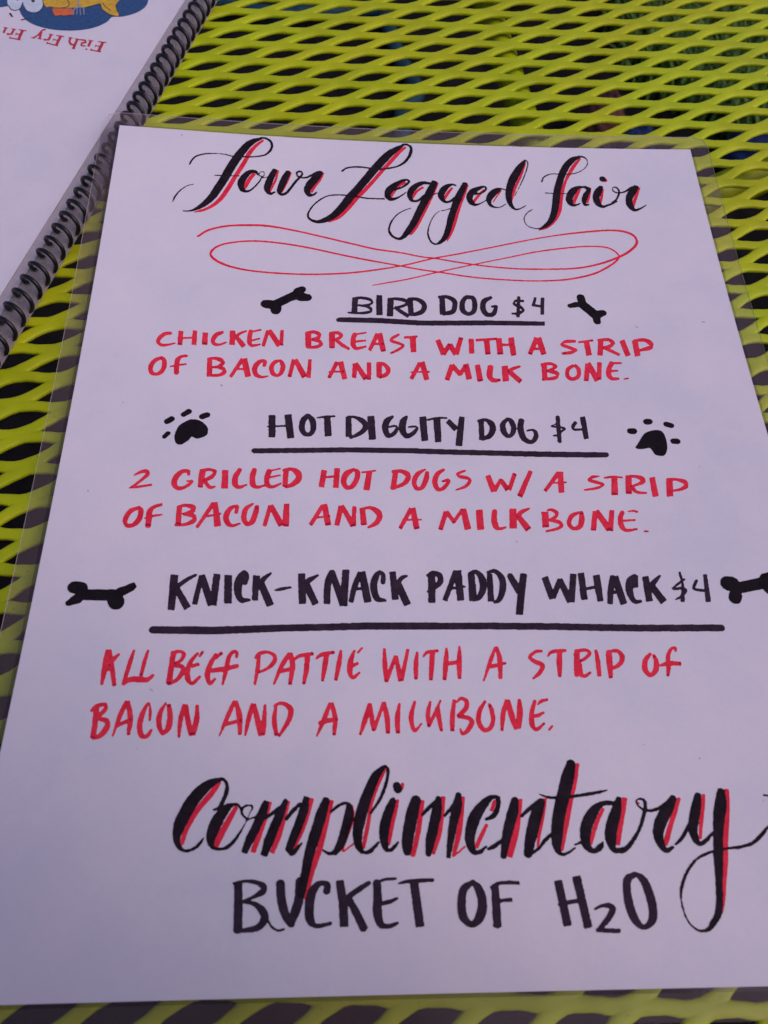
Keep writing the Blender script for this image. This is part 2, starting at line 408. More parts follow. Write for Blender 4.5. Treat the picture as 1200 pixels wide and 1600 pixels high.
def fill_poly(G, P, x0, y0, h):
    mn = np.floor((P.min(0) - [x0, y0]) / h).astype(int) - 1; mx = np.ceil((P.max(0) - [x0, y0]) / h).astype(int) + 2
    mn = np.maximum(mn, 0); mx = np.minimum(mx, [G.shape[1], G.shape[0]])
    if (mx <= mn).any(): return
    X, Y = np.meshgrid(x0 + np.arange(mn[0], mx[0]) * h, y0 + np.arange(mn[1], mx[1]) * h)
    ins = np.zeros(X.shape, bool); n = len(P)
    for i in range(n):
        a, b_ = P[i], P[(i + 1) % n]
        if a[1] == b_[1]: continue
        c = ((a[1] > Y) != (b_[1] > Y)) & (X < (b_[0] - a[0]) * (Y - a[1]) / (b_[1] - a[1]) + a[0])
        ins ^= c
    G[mn[1]:mx[1], mn[0]:mx[0]] |= ins

def blur(G, s):
    r = int(3 * s + 1); k = np.exp(-0.5 * (np.arange(-r, r + 1) / s) ** 2); k /= k.sum()
    G = sum(w * np.roll(G, i - r, 0) for i, w in enumerate(k)); return sum(w * np.roll(G, i - r, 1) for i, w in enumerate(k))

def ink_mesh(name, data, m, parent, zoff, zfun, h=0.11, rough=0.05, cap=True):
    shapes = []
    for ln in data.split('\n'):
        k = ln[0]; a = np.array([int(q) for q in ln[1:].split()], float) / 20
        if k == 'f':
            P = a.reshape(-1, 2); P = np.vstack([P, P[0]])
            shapes.append(catmull(P, 6)); continue
        a = a.reshape(-1, 4)
        if k in 'cC' and len(a) > 2: a = catmull(a, 7)
        Lp = a[:, :2] + a[:, 2:]; Rp = a[:, :2] - a[:, 2:]
        for i in range(len(a) - 1):
            shapes.append(np.array([Lp[i], Lp[i + 1], Rp[i + 1], Rp[i]]))
        ends = [0, len(a) - 1] if k in 'CP' else []
        disc = list(range(1, len(a) - 1)) + ends
        for i in disc:
            hv = a[i, 2:]; pv_ = np.array([-hv[1], hv[0]]); an = np.linspace(0, 6.283, 13)[:-1]
            if math.hypot(*hv) > 0.12 or i in ends: shapes.append(a[i, :2] + np.cos(an)[:, None] * hv + np.sin(an)[:, None] * pv_)
    allp = np.vstack(shapes); mn = allp.min(0) - 1; mx = allp.max(0) + 1
    nx, ny = np.ceil((mx - mn) / h).astype(int) + 1
    G = np.zeros((ny, nx), bool)
    for s in shapes: fill_poly(G, s, mn[0], mn[1], h)
    Fd = blur(G.astype(np.float32), 1.25)
    Rn = blur(RNG.standard_normal(Fd.shape).astype(np.float32), 1.6); Rn /= Rn.std()
    Fd = Fd + rough * Rn * (Fd > 0.02) - 0.43
    ins = Fd > 0
    V = []; Fc = []; vid = {}
    def vert(key, x, y):
        if key not in vid:
            vid[key] = len(V); V.append((x, y))
        return vid[key]
    C = ins[:-1, :-1].astype(int) + ins[:-1, 1:] + ins[1:, 1:] + ins[1:, :-1]
    # full cells: runs
    for j in range(ny - 1):
        row = C[j] == 4
        if not row.any(): continue
        d = np.diff(np.concatenate([[0], row.astype(int), [0]])); st = np.where(d == 1)[0]; en = np.where(d == -1)[0]
        for s0, e0 in zip(st, en):
            for s1 in range(s0, e0, 12):
                e1 = min(e0, s1 + 12)
                Fc.append([vert((i_, j_), mn[0] + i_ * h, mn[1] + j_ * h) for i_, j_ in ((s1, j), (e1, j), (e1, j + 1), (s1, j + 1))])
    for j, i in zip(*np.where((C > 0) & (C < 4))):
        cs = ((i, j), (i + 1, j), (i + 1, j + 1), (i, j + 1)); poly = []
        for q in range(4):
            a = cs[q]; b_ = cs[(q + 1) % 4]; fa = Fd[a[1], a[0]]; fb = Fd[b_[1], b_[0]]
            if fa > 0: poly.append(vert(a, mn[0] + a[0] * h, mn[1] + a[1] * h))
            if (fa > 0) != (fb > 0):
                t = fa / (fa - fb); key = (min(a, b_), max(a, b_))
                poly.append(vert(key, mn[0] + h * (a[0] + t * (b_[0] - a[0])), mn[1] + h * (a[1] + t * (b_[1] - a[1]))))
        if len(poly) >= 3: Fc.append(poly)
    Va = np.array(V); z = zfun(Va) + zoff
    return mesh_obj(name, np.column_stack([Va, z]) * MM, Fc, m, parent, False)

zsheet = lambda P: sheet_z(P[:, 0], -P[:, 1])
INK = [
("lettering_shadow","red","""c1051 -47 -5 8 1002 -103 -8 11 955 -185 -13 11 916 -299 -14 10 867 -420 -13 10 829 -524 -14 10 782 -635 -12 12 729 -712 -7 12 665 -763 -4 11 600 -790 -1 5
c1000 -388 -10 10 968 -445 -12 10 942 -515 -13 9 934 -542 -7 4
c1169 -339 -8 2 1157 -429 -8 3 1135 -499 -8 5 1115 -557 -7 5
c1263 -353 -8 3 1243 -429 -8 4 1220 -499 -8 5 1202 -554 -6 4
c1504 -342 -4 3 1475 -413 -8 7 1440 -476 -9 8 1416 -539 -9 6
c2120 -43 -4 8 2072 -93 -8 12 2007 -188 -10 13 1943 -282 -10 12 1870 -397 -10 11 1808 -489 -10 13 1746 -573 -11 13 1686 -670 -11 13 1617 -760 -8 14 1543 -813 -2 6
c2106 -398 -5 12 2053 -442 -6 10 2011 -505 -11 11 1995 -547 -9 6
c2238 -440 -4 9 2190 -483 -6 9 2152 -546 -9 9 2142 -567 -4 4
c2348 -394 -6 4 2313 -492 -8 5 2262 -616 -10 6 2212 -738 -10 7 2163 -845 -10 8 2126 -905 -6 6
c2453 -437 -6 7 2418 -492 -9 8 2388 -550 -9 7
c2570 -401 -7 3 2540 -497 -9 4 2507 -593 -9 4 2479 -687 -10 4 2454 -780 -10 4 2418 -882 -10 6 2388 -953 -5 3
c2690 -450 -6 9 2647 -504 -7 8 2612 -558 -8 7 2601 -584 -5 3
c2817 -451 -4 4 2781 -510 -4 4 2745 -574 -3 3
c3023 -159 -6 2 3000 -236 -7 3 2963 -334 -8 5 2924 -421 -9 5 2892 -518 -10 3 2877 -581 -5 1
c3451 -110 -4 7 3404 -170 -9 10 3354 -256 -11 9 3313 -340 -9 5 3282 -424 -12 4 3257 -530 -13 2 3231 -646 -13 5 3192 -727 -10 10 3133 -802 -3 7 3061 -837 -1 4
c3410 -422 -8 6 3375 -493 -11 7 3345 -563 -11 7
c3491 -408 -6 2 3468 -491 -11 3 3446 -562 -9 3
c3585 -419 -6 1 3563 -502 -9 3 3543 -566 -8 3
P3610 -329 -14 -12 3611 -332 -14 -12
c3864 -401 -5 3 3831 -475 -9 5 3796 -558 -12 5 3779 -617 -6 2"""),
("title_lettering","black","""C533 -339 5 -3 546 -296 5 -5 573 -256 3 -6 626 -228 1 -6 705 -214 0 -4 775 -216 0 -4 841 -230 0 -5 917 -227 0 -6 997 -219 1 -6 1067 -196 2 -7 1104 -151 7 -7 1116 -100 9 0 1102 -52 6 7 1065 -27 2 9 1029 -27 0 9
c1040 -33 -2 7 989 -55 -7 20 941 -102 -17 24 899 -176 -23 22 858 -263 -26 21 819 -363 -28 19 786 -461 -26 19 752 -545 -25 19 718 -627 -21 20 674 -697 -14 19 634 -740 -8 15 593 -772 -3 9 551 -786 -1 5 521 -786 0 3
C444 -712 2 -1 455 -665 5 -3 475 -617 3 -4 505 -575 2 -3 541 -543 1 -3 577 -530 1 -3
C719 -429 0 -4 808 -425 0 -4 892 -419 0 -4
C1026 -392 5 8 1004 -367 2 13 965 -377 -8 18 928 -428 -19 17 909 -490 -25 4 919 -543 -15 -13 945 -564 -1 -13 979 -552 3 -7 1011 -511 4 -5 1041 -459 4 -3 1056 -410 3 -2
C1056 -410 1 4 1038 -405 2 3 1035 -385 3 -1 1049 -364 1 -3 1068 -368 -2 -3 1071 -395 -3 1 1057 -424 -2 2
C1062 -423 0 -3 1102 -413 0 -3
c1149 -334 -17 10 1117 -432 -23 12 1098 -515 -24 4 1106 -557 -12 -12 1128 -572 0 -11 1157 -553 2 -6
c1247 -347 -16 11 1219 -424 -23 13 1195 -507 -22 10 1187 -551 -16 -3 1203 -574 -1 -13 1237 -558 5 -9 1270 -502 7 -7 1303 -438 7 -7 1333 -395 6 -6 1347 -360 6 0 1331 -339 1 9 1308 -352 -6 4 1312 -383 -4 -5 1338 -399 -1 -7 1378 -396 2 -8 1418 -369 3 -9 1453 -346 4 -14 1478 -334 3 -14
c1483 -334 -14 15 1439 -408 -21 23 1405 -465 -24 20 1386 -520 -24 1 1402 -562 -8 -16 1432 -560 3 -9 1456 -532 3 -5
C1640 -314 4 -7 1670 -284 2 -7 1727 -268 0 -7 1799 -267 0 -7 1861 -277 -1 -7 1923 -279 0 -7 1985 -266 1 -7 2047 -245 2 -8 2100 -204 5 -9 2138 -146 9 -7 2158 -81 11 -2 2155 -41 8 7 2132 -19 2 9 2100 -18 1 11
c2105 -21 -3 8 2041 -73 -10 21 1987 -126 -17 27 1934 -199 -21 27 1876 -286 -22 25 1819 -379 -22 24 1757 -478 -21 24 1701 -563 -22 24 1646 -659 -21 23 1587 -742 -15 23 1528 -792 -7 22 1469 -815 -1 15 1425 -804 3 10 1402 -780 6 5 1399 -741 6 -2 1427 -673 4 -4 1476 -610 3 -5 1535 -566 1 -5 1605 -551 0 -6 1676 -551 0 -6 1747 -560 -1 -6 1817 -571 0 -6 1898 -572 0 -6 1949 -571 0 -7
C2017 -478 2 -11 2073 -455 2 -8 2117 -418 5 -8 2133 -390 8 3 2111 -375 0 10 2064 -400 -6 15 2017 -444 -13 22 1981 -493 -22 17 1972 -541 -21 -8 1994 -571 -3 -17 2040 -558 2 -9 2077 -529 3 -5 2108 -498 2 -3
C2296 -403 1 9 2239 -399 -1 16 2187 -429 -9 21 2149 -478 -19 17 2135 -527 -21 -1 2147 -574 -8 -11 2182 -581 1 -10 2218 -553 4 -8 2240 -522 5 -6
c2328 -381 -19 12 2282 -493 -25 17 2232 -604 -23 16 2193 -699 -23 14 2155 -793 -21 15 2112 -873 -17 16 2076 -927 -8 14 2046 -945 0 11 2007 -930 4 8 1981 -892 7 5 1976 -853 6 -1 1995 -787 5 -3 2037 -719 2 -4 2088 -677 1 -4 2144 -648 1 -3
C2307 -512 1 -3 2338 -497 0 -4 2358 -506 -1 -4
C2478 -415 2 7 2454 -406 0 9 2413 -428 -9 18 2380 -472 -20 18 2366 -520 -24 -3 2379 -566 -9 -12 2410 -581 -1 -11 2442 -564 4 -9 2463 -537 4 -6
c2554 -391 -17 11 2522 -466 -21 14 2486 -552 -25 14 2454 -647 -22 10 2430 -730 -24 8 2410 -812 -21 7 2387 -893 -18 11 2353 -954 -9 13 2310 -986 0 8 2276 -967 4 5 2258 -918 6 3 2255 -868 4 0 2272 -797 3 -2 2302 -724 2 -2 2343 -676 1 -3 2394 -659 0 -3 2430 -642 1 -3
C2624 -494 1 -11 2664 -483 2 -7 2698 -455 5 -6 2704 -428 6 5 2684 -420 0 9 2643 -441 -5 18 2601 -474 -15 22 2577 -522 -24 4 2583 -574 -16 -15 2613 -600 -2 -12 2649 -588 1 -6 2682 -566 1 -4 2703 -550 1 -3
C2853 -450 1 4 2819 -437 1 7 2786 -452 -8 22 2747 -490 -18 23 2719 -544 -21 5 2724 -596 -9 -9 2757 -621 -2 -7 2797 -617 1 -4 2839 -587 1 -3
c3025 -134 -3 3 2991 -192 -16 15 2953 -259 -23 19 2915 -336 -27 17 2887 -412 -26 9 2870 -487 -25 1 2869 -550 -20 -7 2881 -602 -11 -10 2906 -635 -3 -8 2937 -632 1 -6 2971 -610 1 -4 2992 -594 1 -3
C3025 -136 -2 -2 3041 -169 -4 -1 3023 -246 -3 1 2986 -344 -3 2 2952 -421 -2 1 2912 -507 -2 1
C3032 -635 -1 3 2989 -672 -2 3 2964 -724 -3 0 2972 -776 -2 -2 3000 -806 -1 -3 3045 -820 -1 -3
C3130 -357 5 -3 3147 -315 3 -4 3186 -284 1 -5 3231 -274 0 -4 3284 -278 -1 -5 3347 -274 0 -4 3402 -261 0 -4 3460 -223 1 -3 3495 -174 3 -1 3499 -125 3 2 3475 -95 3 6 3440 -89 2 9
c3449 -93 -2 10 3391 -122 -9 23 3339 -184 -18 21 3300 -257 -23 15 3268 -341 -24 10 3242 -425 -25 7 3224 -507 -27 4 3206 -601 -25 5 3184 -682 -22 10 3151 -751 -14 15 3108 -797 -6 13 3071 -820 -1 7 3041 -818 0 3
C3145 -469 -1 -4 3219 -472 0 -4 3300 -473 0 -4
C3439 -403 0 9 3393 -412 -3 16 3352 -449 -17 23 3325 -500 -24 12 3317 -541 -24 -7 3330 -581 -8 -14 3364 -584 0 -9 3392 -568 1 -5
c3444 -400 -6 -11 3476 -426 -16 -5 3449 -480 -18 10 3427 -539 -18 2 3430 -580 -7 -10 3461 -579 -1 -5
c3574 -397 -11 10 3547 -443 -22 16 3522 -502 -26 2 3525 -561 -19 -15 3555 -598 -4 -13 3600 -583 1 -9 3647 -559 2 -8 3676 -541 1 -4
P3594 -317 -22 -11 3595 -323 -22 -11
C3635 -554 2 -4 3670 -524 4 -6 3694 -477 6 -2 3701 -429 6 3 3678 -400 2 6 3659 -412 -3 2 3659 -441 -3 -4 3688 -459 -1 -5 3733 -452 0 -6 3771 -428 2 -9 3810 -406 1 -15 3847 -399 0 -10
c3839 -394 -14 16 3799 -452 -21 20 3768 -511 -25 6 3763 -576 -23 -12 3786 -628 -7 -13 3822 -622 1 -10 3860 -599 1 -5 3890 -575 1 -3"""),
("flourish_drawing","red","""C643 -1009 4 -7 714 -945 3 -8 829 -901 1 -8 961 -882 0 -9 1124 -878 0 -9 1335 -913 -1 -7 1546 -964 -1 -7 1726 -1010 -1 -7 1877 -1048 -1 -7 2057 -1074 -1 -6 2206 -1107 -1 -6 2281 -1114 -1 -6 2461 -1148 -1 -6 2655 -1178 -1 -6 2865 -1197 -1 -6 3076 -1198 -1 -6 3289 -1188 0 -7 3446 -1152 1 -8 3591 -1092 2 -9 3693 -1028 4 -9 3758 -951 9 -3 3746 -879 6 8 3674 -838 3 9 3566 -829 1 8 3408 -845 0 8 3202 -878 0 6 2981 -928 0 6 2729 -997 0 6 2465 -1070 -1 6 2281 -1118 -1 6 2114 -1175 -1 6 1979 -1212 -1 6 1844 -1243 -1 7 1682 -1273 0 7 1462 -1295 0 7 1258 -1300 0 7 1055 -1292 0 7 910 -1269 1 8 806 -1230 3 9 748 -1181 6 7 743 -1140 7 -5 782 -1089 3 -7 867 -1050 1 -7 1013 -1023 0 -7 1190 -1027 0 -7 1398 -1057 -1 -7 1607 -1104 -1 -7 1786 -1143 -1 -7 1994 -1183 -1 -6 2202 -1224 -1 -6 2336 -1244 -1 -6 2558 -1281 -1 -6 2781 -1299 -1 -6 3005 -1306 -1 -6 3217 -1290 0 -7 3404 -1240 1 -8 3536 -1162 3 -7 3607 -1092 5 -3 3598 -1042 4 5 3543 -996 2 6 3437 -982 1 6 3282 -994 0 6 3032 -1037 0 6 2797 -1101 0 5 2565 -1165 0 5 2336 -1233 -1 5 2110 -1307 -1 5 1961 -1346 -1 5 1850 -1375 0 3"""),
("bone_drawing","ink2","""P1133 -1570 -1 -34 1170 -1573 -2 -37
P1203 -1600 -37 4 1202 -1620 -35 4
p1181 -1581 14 -32 1290 -1507 12 -31 1348 -1473 12 -35
P1348 -1455 17 -32 1372 -1433 13 -24
P1365 -1496 -3 -38 1411 -1500 -2 -30"""),
("heading_lettering","ink","""p1733 -1486 -20 0 1727 -1624 -19 0
c1717 -1496 1 -10 1776 -1487 -1 -12 1831 -1499 -4 -12 1848 -1523 -8 1 1825 -1545 -2 10 1771 -1556 -1 9
c1754 -1551 -1 -8 1809 -1559 -3 -11 1839 -1581 -9 -7 1830 -1606 -3 11 1765 -1619 0 10 1681 -1617 0 7
p1897 -1459 -20 -1 1896 -1631 -21 -1
p1975 -1484 -21 0 1967 -1640 -21 0
c1956 -1491 0 -10 2017 -1487 -1 -13 2071 -1499 -5 -14 2087 -1522 -10 4 2059 -1546 -3 11 2004 -1566 -2 9
p1999 -1559 -6 -12 2046 -1599 -7 -14 2094 -1636 -7 -13
p2106 -1486 -19 -3 2111 -1617 -18 -2
c2093 -1487 0 -13 2148 -1485 -3 -15 2191 -1512 -12 -15 2203 -1553 -18 1 2182 -1595 -9 16 2133 -1617 -2 15 2095 -1619 0 10
p2328 -1457 -19 -2 2326 -1614 -20 -2
c2303 -1463 0 -11 2362 -1460 -3 -15 2409 -1492 -13 -14 2412 -1538 -17 3 2392 -1589 -8 17 2325 -1609 -2 14
C2538 -1461 1 17 2494 -1462 -6 16 2466 -1509 -17 5 2465 -1574 -16 -11 2500 -1605 -2 -16 2538 -1582 12 -12 2550 -1526 18 0 2545 -1474 14 9 2528 -1460 6 11
c2672 -1455 -4 11 2617 -1491 -13 14 2604 -1553 -19 -4 2624 -1604 -10 -17 2668 -1606 6 -16 2690 -1561 12 -6 2695 -1537 7 11 2665 -1539 0 9
p2860 -1446 -11 0 2838 -1629 -11 0
c2892 -1487 1 9 2839 -1484 -1 11 2822 -1512 -8 -6 2864 -1540 -7 -11 2879 -1568 -9 4 2844 -1596 -1 11 2797 -1596 1 7
p2975 -1454 -8 3 2953 -1524 -10 3
p2943 -1520 -2 -11 3019 -1535 -2 -10
p3024 -1454 -13 0 3007 -1603 -12 0"""),
("underline","ink","""P1623 -1682 1 -18 1640 -1679 0 -20 1897 -1679 -1 -21
p1640 -1679 0 -20 1897 -1677 -1 -22 2184 -1690 -1 -21 2618 -1679 -2 -21 2836 -1680 -2 -20 3016 -1682 -2 -18"""),
("bone_drawing","ink2","""P3290 -1452 -27 -10 3293 -1484 -27 -10
P3207 -1526 1 -18 3250 -1515 1 -24
p3281 -1499 -21 -28 3377 -1611 -22 -29
P3424 -1589 -3 27 3393 -1600 -3 32
P3377 -1663 24 6 3376 -1621 28 7"""),
("description_lettering","red","""C531 -1849 -3 13 501 -1856 -6 13 473 -1886 -11 11 463 -1921 -13 -2 483 -1945 -2 -12 522 -1945 2 -9 569 -1927 2 -6
p599 -1825 -15 1 602 -1940 -16 1
p689 -1816 -14 1 690 -1934 -16 1
p583 -1887 1 -7 674 -1877 1 -8
p755 -1829 -18 0 758 -1928 -18 0
C861 -1823 -5 12 827 -1844 -10 13 808 -1888 -14 3 819 -1918 -5 -12 855 -1922 2 -9 893 -1902 2 -6
p930 -1804 -18 0 933 -1920 -18 0
C1017 -1803 -2 7 982 -1822 -5 9 948 -1858 -7 10
p947 -1841 -8 -9 982 -1890 -11 -13 1011 -1930 -12 -13
c1048 -1795 -14 3 1042 -1847 -15 1 1044 -1898 -14 -6 1063 -1919 -1 -12 1116 -1905 1 -6
p1053 -1807 2 -8 1115 -1786 2 -7
p1057 -1878 2 -8 1110 -1858 1 -6
p1159 -1790 -12 4 1132 -1921 -11 4
p1165 -1788 -12 -11 1238 -1913 -15 -13
p1251 -1782 -12 0 1249 -1910 -12 1
p1421 -1797 -20 -2 1426 -1918 -19 -2
c1407 -1800 1 -10 1457 -1789 -1 -14 1494 -1807 -10 -11 1490 -1834 -7 11 1448 -1851 -2 9
c1437 -1852 -1 -10 1490 -1860 -5 -14 1508 -1886 -13 4 1481 -1910 -3 13 1413 -1918 -1 10
p1579 -1791 -20 -1 1580 -1918 -19 -1
c1563 -1794 0 -10 1616 -1789 -2 -14 1639 -1808 -13 -5 1627 -1833 -5 11 1579 -1853 -2 8
p1600 -1843 -6 -10 1648 -1891 -7 -13 1695 -1921 -4 -9
c1732 -1793 -15 6 1719 -1838 -16 2 1721 -1891 -15 -7 1742 -1914 -1 -13 1806 -1895 1 -8
p1738 -1798 1 -8 1809 -1780 1 -6
p1732 -1858 1 -10 1804 -1846 1 -7
p1881 -1787 -13 7 1826 -1929 -11 6
p1892 -1784 -19 -6 1919 -1934 -17 -5
p1853 -1873 0 -10 1922 -1871 0 -10
C2020 -1792 -4 9 1976 -1824 -6 9 1971 -1844 -6 -9 2018 -1862 -4 -11 2049 -1881 -10 -2 2022 -1911 -5 9 1968 -1945 -3 7
p2056 -1815 0 -10 2148 -1803 0 -9
p2115 -1806 -21 -2 2117 -1934 -19 -2
p2281 -1828 -16 -8 2315 -1948 -17 -9
p2312 -1949 13 -11 2362 -1860 11 -9
p2359 -1865 -15 -11 2397 -1947 -16 -12
p2397 -1947 16 -6 2440 -1805 14 -5
p2505 -1815 -17 -1 2503 -1938 -18 -2
p2536 -1827 0 -11 2680 -1812 0 -10
p2608 -1817 -19 -3 2610 -1944 -18 -3
p2692 -1807 -20 -2 2691 -1943 -20 -2
p2775 -1800 -20 -4 2780 -1951 -18 -4
p2698 -1865 0 -11 2784 -1859 0 -10
p2950 -1801 -15 8 2888 -1940 -13 7
p2959 -1801 -20 -8 2983 -1941 -18 -7
p2909 -1894 -1 -11 2995 -1893 -1 -11
C3200 -1830 1 12 3138 -1834 -1 13 3114 -1857 -10 -8 3161 -1884 -6 -12 3198 -1905 -12 -6 3170 -1923 -1 13 3112 -1932 0 11
p3224 -1839 0 -9 3327 -1822 0 -9
p3280 -1830 -19 -5 3284 -1950 -19 -5
p3379 -1822 -18 1 3356 -1950 -18 1
c3356 -1822 -1 -10 3428 -1817 -4 -13 3457 -1844 -14 -5 3435 -1872 -4 14 3382 -1888 -1 9
p3390 -1881 -7 -14 3488 -1947 -6 -10
p3521 -1824 -18 -9 3544 -1955 -18 -8
p3607 -1823 -20 -5 3607 -1958 -20 -5
c3599 -1829 -1 -12 3672 -1822 -4 -15 3711 -1852 -14 -12 3702 -1887 -5 15 3630 -1908 0 11"""),
("description_lettering","red","""C498 -2048 -5 12 461 -2070 -9 12 438 -2120 -15 4 449 -2168 -10 -11 481 -2177 3 -12 510 -2153 11 -10 521 -2104 15 -2 512 -2061 11 9 489 -2048 3 8
c656 -2023 -2 10 618 -2032 -5 10 599 -2061 -15 7 598 -2116 -16 1 602 -2167 -16 0
p556 -2115 1 -6 606 -2099 2 -8 659 -2088 1 -6
p799 -2039 -16 -1 807 -2171 -17 -1
c784 -2040 1 -8 827 -2033 0 -12 868 -2044 -5 -15 884 -2067 -13 4 858 -2096 -4 11 820 -2106 -2 8
c841 -2100 -1 -8 887 -2111 -5 -13 899 -2137 -12 8 867 -2163 -3 12 790 -2172 -1 8
p1007 -2028 -11 9 938 -2176 -9 7
p1016 -2025 -19 -6 1050 -2168 -18 -6
p973 -2112 1 -8 1047 -2105 1 -8
C1147 -2076 10 -2 1150 -2043 12 4 1136 -2035 -3 11 1104 -2059 -12 12 1087 -2107 -17 1 1102 -2152 -10 -13 1138 -2166 0 -10 1173 -2157 1 -6
C1251 -2028 -2 7 1212 -2046 -8 12 1193 -2091 -15 2 1207 -2137 -10 -12 1236 -2149 2 -11 1257 -2126 12 -8 1267 -2082 16 -1 1259 -2049 13 6 1251 -2034 7 6
p1335 -2018 -13 4 1310 -2159 -12 3
p1343 -2018 -13 -10 1408 -2155 -16 -12
p1439 -2013 -11 1 1432 -2160 -14 1
p1615 -2027 -12 7 1562 -2157 -10 6
p1636 -2024 -17 -6 1665 -2163 -16 -5
p1561 -2109 0 -7 1661 -2102 0 -8
p1732 -2036 -16 1 1724 -2151 -14 1
p1734 -2033 -12 -10 1801 -2159 -15 -12
p1822 -2025 -15 0 1820 -2164 -14 0
p1888 -2022 -18 -1 1886 -2144 -18 0
c1876 -2029 -2 -11 1919 -2037 -6 -13 1947 -2078 -15 -5 1933 -2117 -9 13 1886 -2144 -3 10
p2156 -2019 -12 8 2093 -2151 -11 7
p2169 -2011 -18 -6 2195 -2156 -16 -6
p2090 -2097 0 -5 2216 -2089 0 -7
p2367 -2031 -15 6 2325 -2155 -15 6
p2364 -2034 -12 -13 2418 -2112 -12 -12
p2412 -2111 11 -9 2458 -2033 11 -9
p2456 -2023 -19 -6 2472 -2146 -19 -6
p2533 -2028 -18 -4 2543 -2162 -19 -4
c2620 -2036 -19 2 2607 -2114 -20 -4 2625 -2151 -7 -17 2674 -2150 -1 -11
p2712 -2035 -21 -3 2711 -2160 -21 -3
C2810 -2040 -2 9 2759 -2061 -4 13 2728 -2087 -6 12
p2736 -2078 -12 -15 2808 -2163 -12 -15
p2974 -2022 -18 -2 2968 -2146 -17 -1
c2953 -2025 0 -11 3017 -2016 -3 -13 3047 -2039 -14 -3 3019 -2065 -4 12 2982 -2077 -1 9
c2990 -2074 -4 -11 3051 -2094 -10 -13 3040 -2129 -3 13 2947 -2146 0 9
C3164 -2034 -5 11 3128 -2063 -11 8 3119 -2115 -13 -7 3148 -2141 -3 -15 3188 -2120 10 -10 3199 -2068 14 4 3182 -2032 10 8
p3265 -2016 -16 2 3236 -2158 -16 2
p3267 -2011 -16 -10 3312 -2155 -19 -11
p3345 -2005 -15 1 3322 -2147 -15 1
c3430 -2005 -14 9 3399 -2061 -15 5 3392 -2109 -17 -7 3410 -2139 -6 -14 3455 -2139 -1 -9
p3414 -2014 -1 -11 3492 -2013 -1 -7
p3405 -2078 -1 -11 3459 -2075 -1 -7
P3489 -2143 0 -6 3515 -2138 0 -6"""),
("paw_drawing","ink2","""P581 -2529 10 -17 605 -2509 10 -17
P674 -2474 9 -15 703 -2449 10 -16
P788 -2483 7 -19 815 -2470 7 -19
P575 -2640 10 -10 594 -2614 10 -11
f638 -2602 655 -2555 690 -2524 727 -2505 776 -2514 812 -2542 830 -2576 828 -2611 805 -2632 768 -2645 738 -2633 717 -2662 686 -2688 658 -2691 640 -2666 635 -2632"""),
("heading_lettering","ink","""p1213 -2454 -21 -1 1220 -2618 -21 -1
p1311 -2445 -22 -4 1335 -2621 -21 -4
P1189 -2540 0 -5 1297 -2531 0 -7
C1433 -2450 -11 11 1406 -2489 -17 8 1401 -2549 -18 -4 1422 -2587 -7 -14 1454 -2585 8 -13 1471 -2547 17 -3 1465 -2488 18 8 1441 -2450 9 9
C1493 -2465 1 -5 1545 -2455 1 -8 1600 -2450 0 -7
p1555 -2455 -20 -2 1564 -2599 -22 -2
p1688 -2451 -18 -1 1691 -2600 -19 -1
c1682 -2450 -1 -8 1731 -2454 -3 -10 1781 -2485 -12 -15 1795 -2526 -17 4 1765 -2569 -8 13 1696 -2611 -3 7
p1829 -2442 -22 -2 1837 -2618 -22 -2
c1970 -2440 -4 7 1931 -2476 -16 12 1918 -2530 -20 -2 1934 -2585 -9 -15 1969 -2573 8 -12 1992 -2532 9 -2 1981 -2514 1 8 1938 -2523 -1 6
c2057 -2438 -6 5 2032 -2480 -20 8 2026 -2540 -21 -6 2049 -2587 -6 -18 2089 -2568 7 -13 2118 -2530 8 -3 2106 -2516 1 8 2061 -2521 0 6
p2156 -2441 -22 -3 2163 -2622 -21 -3
C2188 -2465 1 -7 2245 -2450 0 -8 2306 -2449 0 -7
p2245 -2450 -22 -2 2246 -2630 -20 -2
p2313 -2469 -12 -14 2365 -2535 -14 -15
p2406 -2438 -17 3 2391 -2529 -20 2 2373 -2657 -21 2
p2525 -2467 -17 -1 2520 -2611 -17 -1
c2503 -2470 0 -10 2554 -2461 -3 -12 2588 -2489 -16 -13 2594 -2533 -20 3 2570 -2581 -10 14 2518 -2609 -3 10
C2693 -2454 -7 8 2663 -2491 -16 6 2662 -2545 -18 -8 2686 -2583 -5 -14 2715 -2565 12 -9 2728 -2515 17 3 2714 -2466 13 11 2693 -2450 4 7
c2784 -2457 -18 3 2770 -2527 -20 -3 2785 -2601 -15 -13 2828 -2626 0 -15 2860 -2593 14 -7 2862 -2551 11 6 2842 -2536 2 8 2806 -2544 0 6
P3016 -2440 -13 -1 3007 -2621 -13 -1
c3005 -2491 -2 7 2970 -2508 -5 -4 3017 -2515 -2 -7 3049 -2527 -8 -3 3022 -2554 -5 6 3007 -2575 -2 9 2972 -2579 0 6
c3126 -2479 -9 8 3106 -2510 -11 2 3111 -2534 -3 -8 3177 -2532 -1 -8
p3175 -2437 -17 -3 3178 -2605 -16 -3"""),
("underline","ink","""P1116 -2718 1 -16 1123 -2717 1 -16
p1113 -2719 1 -18 1340 -2709 1 -18 1632 -2697 0 -18 1828 -2694 0 -19 2075 -2695 -1 -19 2322 -2702 -2 -19 2620 -2708 -2 -19 2819 -2714 -2 -20 3067 -2720 -3 -20 3281 -2724 -3 -19 3301 -2720 0 -10"""),
